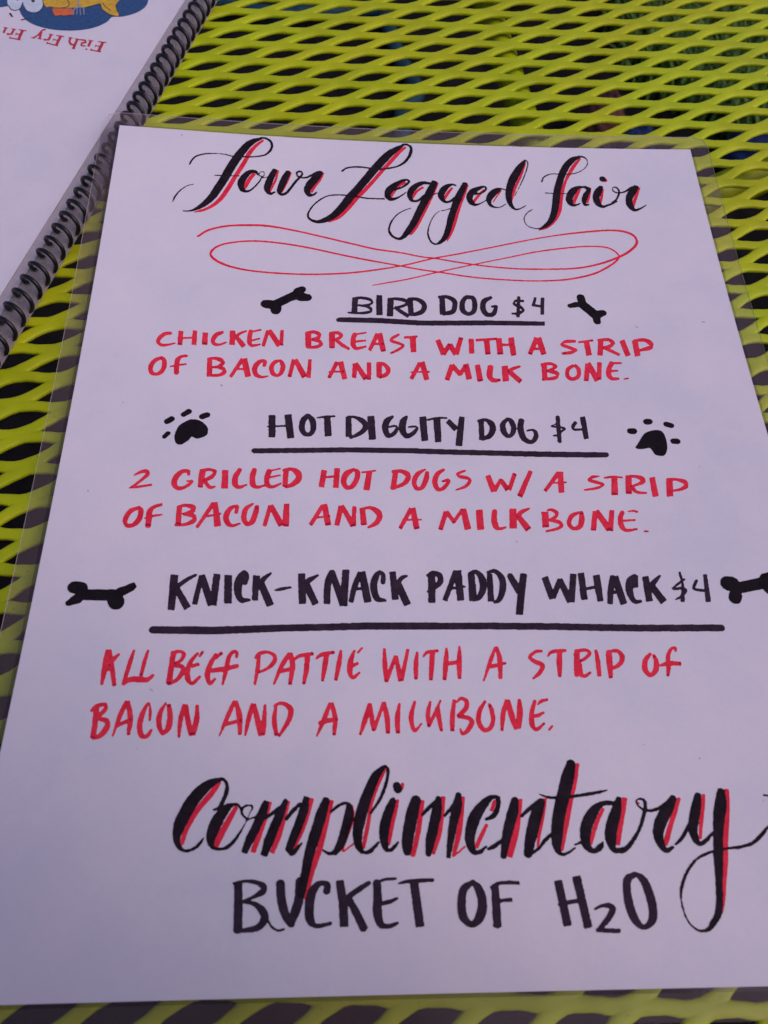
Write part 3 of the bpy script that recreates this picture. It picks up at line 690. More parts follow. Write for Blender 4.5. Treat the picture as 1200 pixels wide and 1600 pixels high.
("paw_drawing","ink2","""P3578 -2481 -1 -22 3595 -2479 -1 -22
P3700 -2501 -7 -18 3728 -2512 -7 -18
P3464 -2550 -3 -21 3484 -2550 -4 -22
P3722 -2630 -4 -20 3744 -2631 -4 -20
f3474 -2673 3506 -2629 3545 -2575 3585 -2552 3631 -2544 3664 -2559 3676 -2608 3675 -2667 3662 -2709 3642 -2735 3617 -2737 3589 -2725 3575 -2695 3563 -2677 3532 -2682 3492 -2685"""),
("description_lettering","red","""c427 -2919 2 -4 470 -2891 4 -11 501 -2887 -2 -12 508 -2904 -9 6 476 -2947 -6 8 419 -3004 -3 5
c410 -3005 1 -5 468 -2993 2 -8 539 -2977 2 -7
C743 -2898 9 3 737 -2876 3 12 704 -2880 -6 13 673 -2917 -14 10 665 -2967 -16 -4 692 -2995 -2 -14 732 -2984 5 -9 764 -2946 10 -3 738 -2944 0 7
p822 -2862 -19 3 816 -2985 -15 2
c806 -2868 1 -8 861 -2860 0 -11 893 -2873 -11 -5 879 -2909 -8 11 830 -2939 -4 9
c835 -2933 -9 -9 871 -2981 -4 -11 906 -2974 1 -6
p954 -2860 -18 0 959 -2988 -20 0
c1043 -2848 -10 7 1017 -2904 -16 6 1018 -2954 -16 -7 1043 -2976 0 -12 1089 -2955 2 -5
c1127 -2847 -14 4 1117 -2901 -17 2 1123 -2956 -15 -9 1151 -2972 0 -11 1197 -2956 2 -6
c1216 -2851 -15 5 1202 -2910 -16 2 1211 -2957 -11 -11 1244 -2966 2 -10 1291 -2940 2 -5
p1211 -2859 2 -7 1282 -2838 1 -5
p1213 -2904 2 -7 1284 -2885 1 -6
p1314 -2848 -16 1 1311 -2967 -15 1
c1292 -2851 1 -8 1344 -2841 -1 -12 1383 -2866 -15 -15 1392 -2904 -18 8 1357 -2947 -8 14 1312 -2968 -3 8
p1543 -2843 -17 3 1527 -2962 -17 3
p1621 -2827 -17 1 1613 -2966 -17 1
p1528 -2896 1 -8 1628 -2883 1 -8
C1720 -2835 -5 10 1676 -2867 -14 13 1660 -2921 -17 -1 1679 -2961 -6 -14 1713 -2951 10 -12 1739 -2899 15 -6 1743 -2852 15 6 1720 -2832 4 7
C1770 -2854 1 -6 1852 -2841 1 -6
p1817 -2845 -17 3 1796 -2978 -19 3
p1977 -2839 -16 3 1955 -2969 -16 3
c1953 -2846 0 -11 2006 -2842 -2 -13 2045 -2862 -12 -14 2048 -2894 -15 7 2018 -2933 -6 12 1945 -2966 -3 9
C2156 -2827 -3 5 2110 -2860 -10 11 2085 -2914 -15 1 2099 -2962 -7 -12 2133 -2953 9 -11 2160 -2891 15 -6 2167 -2851 12 -2
c2274 -2825 -4 7 2230 -2859 -11 10 2211 -2913 -17 0 2225 -2965 -9 -12 2259 -2960 6 -11 2296 -2912 8 -5 2291 -2901 1 10 2252 -2913 -1 6
C2398 -2835 -2 7 2352 -2858 -6 7 2363 -2876 -4 -10 2409 -2887 -5 -11 2425 -2906 -10 2 2396 -2945 -5 9 2336 -2971 -1 5
p2536 -2868 -16 -7 2566 -2981 -17 -8
p2566 -2979 11 -8 2616 -2894 8 -6
p2612 -2898 -11 -9 2651 -2970 -14 -11
p2658 -2971 12 -5 2704 -2853 12 -5
p2804 -2836 -12 6 2717 -3017 -15 8
p2974 -2848 -10 10 2874 -2980 -8 7
p2985 -2842 -17 -1 2974 -2991 -18 -1
P2914 -2924 0 -6 3013 -2918 0 -5
C3219 -2877 0 5 3174 -2884 -2 10 3154 -2903 -8 -7 3198 -2921 -5 -11 3233 -2936 -10 -3 3202 -2958 -1 9 3117 -2974 0 6
C3252 -2890 0 -6 3302 -2883 -1 -9 3358 -2888 -1 -6
p3311 -2886 -18 0 3294 -3011 -21 0
p3398 -2881 -19 0 3380 -3004 -19 0
c3380 -2883 -1 -9 3439 -2882 -3 -11 3480 -2899 -10 -13 3482 -2919 -8 10 3439 -2941 -1 9 3393 -2954 0 6
c3403 -2952 -11 -11 3431 -2992 -5 -10 3492 -3001 -2 -6
p3541 -2890 -18 -4 3539 -3026 -19 -4
p3644 -2902 -20 -1 3625 -3028 -20 -1
c3626 -2905 -2 -9 3689 -2909 -3 -10 3734 -2928 -11 -12 3734 -2959 -10 9 3694 -2980 -1 10 3640 -2988 0 6"""),
("description_lettering","red","""C484 -3132 -5 10 438 -3158 -10 11 416 -3216 -14 3 432 -3251 -4 -12 469 -3243 8 -12 494 -3202 15 -7 497 -3150 14 1 484 -3129 5 4
c612 -3106 -3 9 565 -3126 -7 10 546 -3159 -16 6 547 -3211 -17 2 547 -3252 -17 2
c521 -3203 2 -4 562 -3186 2 -8 621 -3172 1 -5
p711 -3121 -15 1 713 -3238 -16 1
c695 -3121 2 -7 744 -3107 1 -11 789 -3120 -8 -13 788 -3145 -7 11 731 -3168 -3 7
c740 -3167 0 -8 796 -3176 -5 -12 801 -3204 -10 10 756 -3232 -3 10 693 -3239 -1 7
p902 -3088 -11 8 820 -3251 -8 5
p911 -3080 -14 -2 937 -3240 -20 -3
p868 -3177 2 -7 951 -3155 1 -6
C1037 -3144 11 -1 1039 -3105 10 4 1023 -3104 -4 8 997 -3127 -11 10 980 -3175 -17 2 995 -3220 -11 -11 1023 -3232 1 -10 1063 -3217 2 -5
C1130 -3084 -4 5 1091 -3121 -12 8 1083 -3183 -16 -2 1104 -3219 -4 -14 1132 -3203 13 -11 1149 -3144 15 -5 1154 -3105 13 -3
p1231 -3094 -12 4 1203 -3233 -11 3
p1233 -3092 -13 -8 1302 -3225 -16 -10
p1326 -3079 -17 1 1325 -3230 -19 1
p1538 -3085 -10 7 1468 -3219 -10 7
p1547 -3078 -16 -4 1572 -3219 -18 -4
p1485 -3171 1 -7 1583 -3157 1 -6
p1646 -3087 -15 3 1621 -3219 -15 3
p1648 -3085 -11 -8 1719 -3221 -15 -10
p1724 -3087 -12 0 1719 -3223 -14 0
p1771 -3105 -16 -2 1780 -3215 -18 -2
c1755 -3111 1 -8 1814 -3097 -1 -11 1861 -3123 -12 -15 1872 -3157 -17 2 1850 -3200 -9 12 1799 -3232 -2 5
p2061 -3099 -11 7 1990 -3235 -10 6
p2070 -3095 -16 -4 2089 -3238 -17 -4
P2011 -3177 0 -6 2118 -3174 0 -5
p2268 -3118 -13 5 2227 -3242 -13 5
p2270 -3118 -10 -8 2314 -3195 -10 -8
p2308 -3192 8 -6 2368 -3102 9 -7
p2371 -3100 -17 -4 2390 -3239 -20 -5
p2466 -3106 -20 -2 2465 -3241 -21 -2
c2559 -3108 -15 1 2550 -3170 -17 -1 2557 -3220 -16 -9 2575 -3235 -1 -10 2618 -3224 1 -6
p2668 -3100 -21 0 2658 -3233 -22 -1
C2767 -3098 -2 6 2719 -3122 -7 12 2686 -3160 -9 10
p2696 -3152 -14 -11 2749 -3242 -17 -13
p2858 -3121 -21 -1 2852 -3227 -20 -1
c2873 -3112 0 -7 2897 -3108 -3 -9 2926 -3127 -11 -7 2918 -3156 -6 8 2865 -3184 -2 5
c2875 -3179 -2 -7 2931 -3190 -6 -12 2947 -3215 -11 3 2915 -3237 -2 9 2847 -3254 0 6
C3058 -3129 -3 8 3015 -3152 -9 11 2992 -3200 -14 -2 3013 -3235 -5 -12 3052 -3225 9 -12 3071 -3179 17 -3 3076 -3130 12 0
p3160 -3120 -15 2 3130 -3251 -16 2
p3165 -3118 -15 -11 3227 -3248 -17 -12
p3261 -3114 -14 1 3230 -3256 -16 2
c3324 -3124 -11 5 3302 -3171 -15 1 3303 -3228 -15 -8 3330 -3253 -3 -11 3393 -3244 0 -6
C3357 -3124 0 -5 3389 -3122 -2 -7 3409 -3129 -3 -7
p3312 -3188 -1 -8 3391 -3184 -1 -6
P3428 -3260 -1 -5 3451 -3261 -1 -6"""),
("bone_drawing","ink2","""P203 -3641 1 -36 239 -3646 1 -37
P190 -3734 10 -15 232 -3706 16 -25
p245 -3683 4 -31 423 -3681 4 -34
P444 -3665 13 -25 502 -3634 10 -20
p491 -3638 13 -21 523 -3615 9 -14
P430 -3712 -39 -20 436 -3724 -38 -19"""),
("heading_lettering","ink","""p725 -3550 -21 2 728 -3761 -19 2
C841 -3549 -4 7 799 -3575 -6 10 746 -3621 -8 11
p741 -3628 -14 -10 816 -3749 -16 -11
p873 -3551 -14 3 850 -3726 -14 3
p873 -3549 -17 -7 942 -3729 -19 -7
p957 -3539 -19 2 949 -3729 -20 3
p1019 -3545 -21 0 1029 -3716 -21 0
C1113 -3588 16 -3 1119 -3542 14 1 1106 -3529 -9 12 1082 -3575 -22 8 1078 -3640 -21 -2 1099 -3693 -9 -14 1143 -3694 0 -9
p1175 -3544 -20 1 1174 -3696 -16 1
C1254 -3530 -4 5 1220 -3560 -10 10 1193 -3606 -12 9
p1204 -3597 -18 -9 1261 -3726 -19 -9
C1280 -3633 1 -4 1317 -3625 2 -10 1367 -3614 1 -6
p1425 -3528 -20 -1 1436 -3713 -20 -1
C1517 -3538 -3 6 1470 -3569 -9 13 1447 -3596 -10 10
p1453 -3595 -18 -10 1509 -3715 -17 -9
c1601 -3512 -17 8 1575 -3581 -19 4 1570 -3713 -18 1
p1595 -3517 -17 -7 1662 -3720 -19 -7
p1675 -3501 -20 1 1662 -3724 -21 1
c1758 -3516 -14 6 1724 -3606 -15 5 1703 -3702 -13 3
p1765 -3513 -20 -5 1798 -3701 -21 -5
p1709 -3625 1 -8 1803 -3609 1 -9
C1884 -3578 14 0 1886 -3532 12 4 1867 -3515 -3 11 1844 -3546 -17 7 1831 -3605 -20 -1 1848 -3676 -14 -12 1893 -3689 -2 -9
p1940 -3512 -18 -2 1951 -3685 -19 -2
C2021 -3538 -2 6 1993 -3549 -7 10 1962 -3591 -11 10
p1968 -3585 -19 -9 2018 -3716 -19 -9
p2162 -3525 -21 0 2155 -3704 -20 0
c2133 -3538 3 -7 2171 -3516 0 -11 2206 -3535 -14 -11 2208 -3575 -15 8 2166 -3617 -6 9 2132 -3637 -3 6
p2303 -3506 -14 6 2228 -3690 -13 6
p2312 -3503 -21 -2 2318 -3690 -20 -2
P2256 -3617 1 -8 2345 -3604 0 -7
p2388 -3522 -20 -2 2388 -3692 -22 -2
c2372 -3525 1 -8 2415 -3511 -4 -12 2447 -3552 -19 -8 2449 -3618 -19 3 2422 -3670 -11 11 2384 -3689 -3 8
p2494 -3525 -16 -1 2488 -3696 -18 -1
c2480 -3518 1 -8 2526 -3509 -5 -13 2561 -3552 -17 -8 2561 -3618 -19 3 2535 -3684 -11 9 2503 -3703 -3 7
c2607 -3531 -15 -9 2634 -3593 -18 -10 2654 -3639 -18 -10
c2690 -3526 -19 3 2667 -3632 -20 3 2639 -3777 -20 2
p2808 -3547 -18 -7 2837 -3683 -19 -7
p2837 -3679 14 -7 2896 -3562 14 -7
p2890 -3562 -16 -8 2936 -3703 -18 -9
p2975 -3529 -18 2 2940 -3705 -18 2
p3018 -3524 -19 -3 3016 -3691 -18 -2
p3105 -3539 -20 -3 3105 -3702 -18 -3
p3019 -3626 0 -9 3107 -3611 0 -9
c3202 -3546 -17 4 3175 -3626 -17 2 3156 -3720 -15 1
p3208 -3549 -21 -7 3234 -3722 -19 -6
p3173 -3649 -1 -8 3240 -3647 -1 -8
c3330 -3546 -7 12 3291 -3577 -16 8 3278 -3641 -20 -4 3294 -3703 -10 -11 3337 -3705 -2 -8
p3323 -3546 -20 -1 3313 -3623 -19 -1
p3384 -3552 -19 -3 3380 -3708 -19 -3
C3467 -3551 -4 6 3426 -3591 -9 11 3396 -3623 -9 9
p3410 -3614 -17 -12 3460 -3714 -19 -13
c3584 -3527 -7 -2 3586 -3608 -7 -1 3565 -3715 -12 0
C3603 -3575 -2 5 3556 -3607 -3 6 3527 -3633 -5 -5 3582 -3631 -3 -9 3597 -3645 -8 1 3570 -3677 -4 7 3530 -3699 -1 4
C3670 -3586 -7 4 3651 -3616 -8 2 3647 -3638 -4 -7 3716 -3651 -3 -9
p3726 -3547 -11 -1 3708 -3719 -15 -1"""),
("underline","ink","""P644 -3877 2 -20 651 -3877 2 -20
p644 -3877 2 -21 985 -3874 2 -22 1327 -3856 1 -20 1558 -3849 1 -20 1791 -3841 0 -21 2143 -3841 -1 -20 2497 -3843 -2 -20 2828 -3849 -3 -20 3064 -3858 -3 -20 3299 -3866 -4 -20 3744 -3875 -4 -20 3762 -3873 -1 -12"""),
("bone_drawing","ink2","""P3846 -3608 -18 -43 3863 -3612 -18 -44
P3861 -3701 34 -9 3869 -3681 34 -9
p3874 -3642 -2 -34 4057 -3607 -2 -37
P4067 -3592 -4 -43 4123 -3583 -5 -53
P4072 -3641 -27 -33 4111 -3676 -32 -38"""),
("description_lettering","red","""c429 -3992 -11 2 428 -4079 -16 3 424 -4184 -7 1
c437 -3991 -9 -2 465 -4096 -12 -2 489 -4188 -10 -2
p414 -4110 4 -10 471 -4087 5 -11
C487 -4017 -5 5 465 -4044 -9 7 446 -4083 -7 5
c563 -3989 -6 2 549 -4068 -11 3 531 -4180 -9 3
c527 -4179 5 -7 560 -4153 6 -13 608 -4150 2 -17 648 -4152 5 -12 678 -4125 5 -6
c635 -3988 -6 2 624 -4050 -10 3 614 -4132 -9 2
p766 -3996 -14 2 760 -4176 -15 2
c758 -4002 2 -8 801 -3996 0 -9 821 -4011 -11 -1 808 -4045 -7 7 773 -4067 -4 7
c774 -4074 0 -9 815 -4077 -4 -11 826 -4097 -12 4 802 -4147 -8 8 752 -4176 -4 7
c895 -4000 -5 4 860 -4051 -10 6 849 -4099 -12 2 855 -4146 -13 -5 879 -4169 3 -10 919 -4128 5 -5
P904 -4021 5 -4 916 -3997 7 -5
p865 -4077 4 -10 906 -4063 3 -8
c991 -4005 -9 5 963 -4062 -12 5 953 -4124 -15 0 969 -4168 -3 -10 996 -4141 5 -5
p985 -4031 6 -7 1020 -3998 6 -7
c1096 -4027 7 0 1096 -3999 8 4 1079 -3992 -5 8 1056 -4026 -11 4 1045 -4105 -11 3 1034 -4177 -5 1
p970 -4099 2 -12 1035 -4090 3 -14 1111 -4070 3 -10
c1213 -4007 -9 1 1211 -4078 -11 1 1200 -4175 -6 1
c1193 -4029 4 -4 1214 -4003 5 -9 1260 -3994 -1 -9 1298 -4017 -10 -5 1291 -4055 -10 7 1252 -4091 -4 7 1211 -4107 -3 7
c1377 -3998 -9 6 1337 -4068 -11 6 1298 -4173 -5 2
c1379 -3998 -12 -2 1393 -4068 -14 0 1383 -4173 -10 1
p1318 -4103 3 -11 1407 -4081 3 -10
c1403 -4037 4 -4 1427 -4014 4 -10 1503 -4000 2 -10
c1471 -4005 -13 1 1467 -4085 -14 2 1455 -4171 -8 1
c1516 -4030 3 -4 1546 -4006 4 -11 1616 -3992 2 -9
c1573 -4004 -13 2 1564 -4071 -14 2 1552 -4155 -7 1
c1650 -3979 -7 1 1640 -4049 -13 2 1622 -4150 -9 2
c1723 -3979 -6 2 1704 -4031 -13 3 1697 -4098 -15 -1 1713 -4133 -1 -11 1753 -4102 3 -5
P1740 -3995 4 -4 1762 -3969 5 -5
p1708 -4071 5 -9 1744 -4051 3 -7
c1883 -3969 -7 0 1885 -4067 -13 -1 1890 -4159 -9 -1
p1889 -4155 11 -4 1945 -4011 9 -3
p1945 -4011 -10 -2 1967 -4154 -14 -3
p1970 -4151 12 -3 2012 -3973 8 -2
c2061 -3988 -6 1 2052 -4058 -13 1 2048 -4145 -10 0
c2090 -4020 3 -3 2116 -3993 3 -9 2177 -3983 1 -8
c2144 -3989 -14 1 2136 -4067 -14 1 2127 -4150 -10 1
c2223 -3967 -6 0 2214 -4044 -14 1 2200 -4150 -10 1
c2293 -3958 -6 0 2286 -4044 -14 0 2281 -4143 -10 0
p2215 -4058 1 -12 2287 -4048 1 -10
c2490 -3962 -6 2 2454 -4046 -10 4 2408 -4157 -4 1
c2494 -3962 -8 -2 2507 -4038 -14 -2 2500 -4145 -10 0
c2446 -4077 1 -10 2488 -4068 1 -11 2540 -4056 1 -6
C2738 -3990 0 8 2703 -3995 -3 8 2672 -4024 -11 1 2693 -4048 -8 -10 2734 -4071 -12 -6 2716 -4111 -9 7 2676 -4145 -3 4
c2766 -4023 3 -3 2798 -3995 2 -10 2876 -3988 0 -9
c2839 -3987 -13 0 2827 -4062 -16 0 2820 -4139 -8 0
c2934 -3985 -15 1 2921 -4063 -15 1 2909 -4137 -11 1
c2911 -4017 3 -5 2941 -3992 2 -9 2986 -3990 -3 -9 3000 -4007 -10 2 2972 -4035 -5 7 2936 -4055 -3 6
c2941 -4064 -9 0 2932 -4116 -15 -5 2953 -4135 -1 -10 2992 -4113 2 -5
c3036 -3987 -8 -1 3037 -4057 -13 -2 3033 -4139 -11 -1
c3105 -3994 -15 -1 3099 -4066 -17 -1 3092 -4150 -11 -1
c3086 -4028 3 -3 3111 -3999 2 -8 3156 -3998 -6 -10 3173 -4030 -14 -2 3157 -4068 -9 8 3112 -4096 -4 8
C3328 -4016 -6 5 3295 -4053 -12 5 3284 -4104 -15 -4 3306 -4136 -4 -12 3338 -4113 12 -7 3352 -4063 14 1 3346 -4027 9 3
c3468 -4006 6 1 3468 -3987 6 8 3447 -3990 -5 6 3422 -4031 -11 2 3413 -4090 -12 0 3398 -4146 -7 1
c3367 -4086 1 -5 3414 -4073 -1 -13 3484 -4076 -2 -11"""),
("description_lettering","red","""c416 -4291 -14 1 422 -4381 -14 2 422 -4457 -13 2
c392 -4323 4 -4 413 -4295 5 -9 457 -4284 -1 -9 462 -4307 -10 5 436 -4344 -7 7 416 -4365 -5 5
c430 -4356 -1 -8 475 -4368 -7 -11 483 -4396 -14 5 458 -4441 -10 10 422 -4457 -4 8
c562 -4264 -9 4 538 -4339 -11 5 515 -4448 -4 1
c566 -4264 -10 -2 590 -4355 -14 0 591 -4440 -8 1
p521 -4396 5 -9 598 -4359 5 -9
c686 -4370 5 0 684 -4321 8 1 670 -4276 -2 6 647 -4330 -12 4 640 -4395 -14 0 658 -4443 -9 -9 683 -4443 7 -8 702 -4407 5 -3
c757 -4269 -4 2 733 -4329 -12 4 735 -4386 -13 -2 758 -4428 -3 -11 781 -4402 14 -6 785 -4345 14 0 771 -4279 10 1
c851 -4278 -9 2 838 -4361 -12 2 839 -4452 -6 1
c857 -4280 -10 -1 875 -4361 -13 -3 901 -4440 -13 -3
c914 -4282 -8 0 918 -4360 -14 2 907 -4438 -12 3
c1103 -4260 -8 4 1072 -4343 -11 5 1038 -4443 -3 1
c1108 -4259 -9 -2 1133 -4343 -15 -2 1140 -4435 -9 0
p1050 -4387 3 -9 1148 -4359 3 -9
c1196 -4272 -9 2 1180 -4351 -12 3 1167 -4441 -5 1
c1201 -4274 -10 -3 1225 -4359 -14 -3 1247 -4441 -12 -3
c1259 -4276 -6 0 1259 -4359 -13 1 1255 -4437 -12 1
c1317 -4274 -6 1 1310 -4359 -13 0 1325 -4441 -10 -1
c1302 -4288 2 -6 1344 -4271 -1 -10 1390 -4301 -14 -6 1384 -4359 -12 5 1336 -4445 -5 3
c1596 -4268 -8 3 1566 -4351 -11 5 1527 -4446 -4 2
c1602 -4268 -10 -2 1621 -4351 -13 -1 1616 -4440 -9 1
c1536 -4376 2 -9 1585 -4363 3 -12 1634 -4353 2 -9
c1800 -4272 -7 2 1778 -4352 -13 4 1749 -4438 -6 2
c1802 -4272 -9 -1 1811 -4352 -12 -2 1819 -4418 -9 -1
p1819 -4416 9 -3 1874 -4267 8 -3
c1875 -4264 -9 -2 1890 -4352 -14 -2 1892 -4432 -11 0
c1957 -4271 -6 1 1943 -4352 -14 1 1944 -4432 -11 0
c2039 -4260 -6 2 2015 -4344 -13 0 2029 -4415 -6 -9 2070 -4380 3 -4
c2119 -4261 -6 1 2103 -4330 -12 1 2105 -4399 -8 -1
p2105 -4396 8 -4 2142 -4323 8 -4 2174 -4256 4 -2
c2154 -4294 -12 -2 2161 -4360 -12 -2 2169 -4422 -8 -1
c2246 -4254 -8 1 2231 -4339 -13 1 2225 -4422 -11 0
c2254 -4273 2 -3 2281 -4249 1 -9 2308 -4262 -11 -5 2303 -4303 -11 6 2256 -4346 -6 7
c2256 -4346 -1 -7 2307 -4351 -4 -11 2330 -4373 -13 -1 2306 -4416 -9 8 2276 -4435 3 8 2267 -4405 4 1
C2408 -4267 -6 4 2377 -4311 -11 4 2365 -4369 -13 -2 2386 -4414 -8 -10 2420 -4410 7 -9 2441 -4370 11 -2 2439 -4319 12 3 2429 -4283 8 3
c2524 -4257 -9 2 2497 -4334 -13 2 2482 -4423 -7 1
c2528 -4259 -12 -3 2540 -4342 -15 -4 2559 -4415 -12 -4
c2590 -4255 -8 0 2585 -4328 -16 1 2569 -4412 -13 1
c2673 -4261 -8 2 2648 -4329 -12 2 2643 -4391 -14 -3 2662 -4418 0 -10 2709 -4385 3 -5
c2681 -4289 2 -3 2705 -4268 3 -8 2741 -4260 1 -7
p2652 -4349 1 -9 2682 -4343 3 -10 2713 -4328 2 -5
P2747 -4400 -4 3 2727 -4421 -4 3"""),
("lettering_shadow","red","""c1059 -4666 -8 5 1022 -4723 -12 8 980 -4775 -11 8 944 -4830 -12 7 919 -4885 -12 5 906 -4942 -10 2 906 -4957 -5 0
c1149 -4783 -8 4 1122 -4835 -12 6 1092 -4893 -14 7 1067 -4950 -14 6 1065 -4968 -9 2
c1309 -4762 -9 3 1287 -4843 -11 4 1264 -4916 -12 4 1238 -4993 -12 4
c1398 -4759 -8 2 1379 -4844 -9 2 1359 -4917 -11 4 1328 -4997 -11 4
c1511 -4747 -10 3 1490 -4830 -10 3 1465 -4904 -9 4 1429 -4982 -7 3
c1609 -4758 -10 3 1587 -4846 -11 3 1565 -4934 -13 3 1544 -5005 -14 4 1519 -5075 -13 4 1502 -5144 -11 3 1489 -5201 -6 1
c1703 -4780 -9 -1 1711 -4832 -9 0 1699 -4884 -7 2 1676 -4942 -7 3 1657 -4989 -8 3
p1663 -4996 2 -3 1721 -4956 3 -3
c1875 -4608 -5 3 1851 -4651 -9 4 1822 -4713 -10 4 1801 -4781 -8 2 1789 -4848 -9 2 1777 -4907 -10 2 1760 -4983 -8 2
c1934 -4756 -6 1 1919 -4812 -10 2 1903 -4872 -10 2 1882 -4970 -7 1
P1959 -4683 -7 2 1954 -4702 -10 2
c2055 -4761 -10 1 2040 -4844 -12 2 2024 -4925 -12 2 1995 -5022 -11 3
c2159 -4745 -11 1 2145 -4838 -12 2 2125 -4926 -13 3 2093 -5011 -10 3
c2258 -4747 -9 1 2244 -4832 -10 1 2222 -4928 -13 3 2190 -5025 -7 2
p2192 -5023 2 -3 2253 -4978 3 -3
c2416 -4766 -7 3 2391 -4819 -9 3
c2366 -4878 -7 3 2335 -4929 -9 4 2303 -4987 -9 4
c2544 -4762 -9 1 2523 -4843 -13 2 2498 -4932 -15 3 2459 -5031 -14 4
c2664 -4762 -10 1 2644 -4838 -10 2 2622 -4912 -8 1 2601 -4988 -5 1
c2851 -4593 -9 1 2828 -4672 -11 2 2796 -4757 -11 3 2769 -4840 -12 2 2742 -4921 -11 2 2713 -5008 -9 2
c2947 -4813 -7 3 2904 -4880 -9 4 2870 -4953 -9 3 2859 -4983 -5 1
c3062 -4766 -13 2 3035 -4845 -13 2 3009 -4919 -13 2 2989 -4986 -11 2
P3122 -4791 -4 -3 3126 -4794 -4 -3
c3331 -4771 -8 3 3298 -4831 -11 4 3265 -4895 -11 3 3230 -4965 -12 3 3222 -4990 -7 1
c3454 -4757 -9 1 3434 -4827 -10 1 3411 -4898 -9 1 3392 -4967 -7 0
c3573 -4735 -12 0 3558 -4810 -13 0 3538 -4882 -14 1 3511 -4971 -14 1 3488 -5064 -14 1 3463 -5155 -10 1 3435 -5244 -9 1 3417 -5294 -5 1"""),
("title_lettering","black","""C1039 -4800 2 -4 1065 -4789 6 -5 1082 -4757 8 -4 1094 -4719 10 -2 1095 -4681 8 1 1078 -4656 4 4 1062 -4650 2 6
c1070 -4653 -3 6 1017 -4673 -11 17 971 -4711 -21 19 932 -4764 -26 17 905 -4819 -28 14 885 -4870 -27 9 878 -4920 -18 1 890 -4959 -10 -6 921 -4983 -1 -7 961 -4974 4 -6 989 -4950 5 -4 1005 -4923 2 -1
C1172 -4802 3 2 1156 -4777 3 5 1126 -4777 -4 9 1093 -4801 -17 15 1061 -4849 -25 13 1043 -4900 -25 8 1038 -4939 -18 0 1050 -4968 -6 -7 1084 -4977 1 -6 1124 -4965 5 -7 1155 -4930 6 -4 1183 -4886 3 -2 1203 -4843 2 -1 1219 -4802 2 -1
C1203 -4843 3 3 1178 -4820 5 2 1176 -4795 5 -2 1195 -4780 2 -5 1222 -4782 -3 -4 1223 -4802 -3 0
C1203 -4845 2 -4 1244 -4832 1 -4 1282 -4821 2 -5
p1292 -4759 -13 5 1274 -4814 -21 8 1247 -4880 -20 9 1220 -4937 -19 8 1197 -4997 -13 5
c1283 -4843 4 -5 1320 -4818 5 -6 1353 -4786 3 -3
p1387 -4751 -9 4 1362 -4814 -19 8 1334 -4880 -21 8 1311 -4945 -22 8 1290 -5009 -15 5
c1386 -4848 7 -5 1420 -4807 7 -6 1457 -4770 5 -5
p1486 -4740 -14 3 1472 -4808 -22 6 1449 -4874 -20 7 1424 -4939 -19 7 1403 -4991 -15 6
c1400 -4989 -1 -4 1426 -4998 6 -9 1470 -4951 3 -3
c1583 -4752 -16 6 1561 -4816 -24 8 1541 -4882 -25 8 1520 -4948 -25 7 1501 -5019 -22 5 1488 -5089 -20 4 1479 -5130 -20 4 1468 -5184 -19 4
c1602 -4815 4 -5 1637 -4787 4 -6 1676 -4771 0 -6 1693 -4787 -14 -3 1693 -4832 -23 4 1676 -4891 -21 6 1657 -4949 -19 8 1631 -4992 -10 10 1600 -5002 1 8 1566 -4986 1 3
C1797 -4822 4 -3 1833 -4774 6 -3 1862 -4721 7 -3 1883 -4659 7 -2 1888 -4612 7 1 1875 -4595 5 4
c1872 -4595 -6 6 1827 -4643 -18 11 1793 -4712 -23 10 1766 -4781 -26 8 1746 -4848 -27 6 1735 -4906 -24 2 1738 -4965 -18 -4 1756 -4999 -8 -4
c1756 -5001 1 -5 1795 -4994 6 -8 1838 -4951 3 -3
c1912 -4756 -13 5 1891 -4805 -21 7 1868 -4871 -24 5 1861 -4930 -21 0 1869 -4981 -12 -6 1894 -4990 4 -8 1932 -4953 3 -3
P1930 -4692 -19 -7 1936 -4709 -19 -7
c2025 -4755 -23 6 2005 -4813 -28 7 1988 -4880 -29 5 1974 -4953 -27 3 1971 -5005 -18 1
c2047 -4836 5 -4 2080 -4803 6 -6 2118 -4769 5 -5
c2136 -4747 -13 2 2123 -4815 -24 4 2103 -4889 -24 5 2084 -4955 -22 4 2071 -5018 -12 2
c2157 -4842 5 -4 2195 -4801 6 -5 2221 -4771 5 -3
c2237 -4731 -13 2 2223 -4801 -23 4 2198 -4883 -20 4 2181 -4956 -16 2 2167 -5031 -9 1
C2364 -4856 3 -7 2401 -4841 8 -8 2427 -4796 11 -3 2430 -4757 9 6 2397 -4754 -4 11 2354 -4788 -16 14 2313 -4840 -25 13 2286 -4899 -26 6 2276 -4958 -22 -2 2290 -5001 -12 -10 2321 -5005 3 -9 2354 -4981 2 -3
c2356 -4995 2 -5 2392 -4981 5 -9 2438 -4949 3 -4
c2516 -4761 -17 3 2497 -4828 -25 6 2471 -4895 -24 6 2450 -4960 -20 4 2430 -5036 -13 2
c2535 -4847 5 -5 2582 -4810 5 -7 2643 -4769 4 -7
c2646 -4773 -17 7 2620 -4822 -26 9 2593 -4889 -28 7 2570 -4955 -26 5 2548 -5028 -18 3
c2550 -5023 3 -7 2599 -4999 4 -5 2643 -4956 6 -6 2683 -4924 4 -4
c2821 -4586 -20 6 2794 -4655 -30 8 2768 -4725 -31 8 2738 -4801 -30 7 2714 -4876 -29 4 2699 -4950 -27 1 2696 -5001 -15 -5 2716 -5023 -2 -7 2752 -5013 2 -5 2782 -4994 2 -2
C2638 -4741 -1 -2 2676 -4756 -2 -6 2732 -4759 -1 -7 2804 -4755 0 -7 2877 -4746 0 -8 2935 -4737 0 -7 2984 -4728 0 -2
C2784 -4981 1 -3 2813 -4970 2 -7
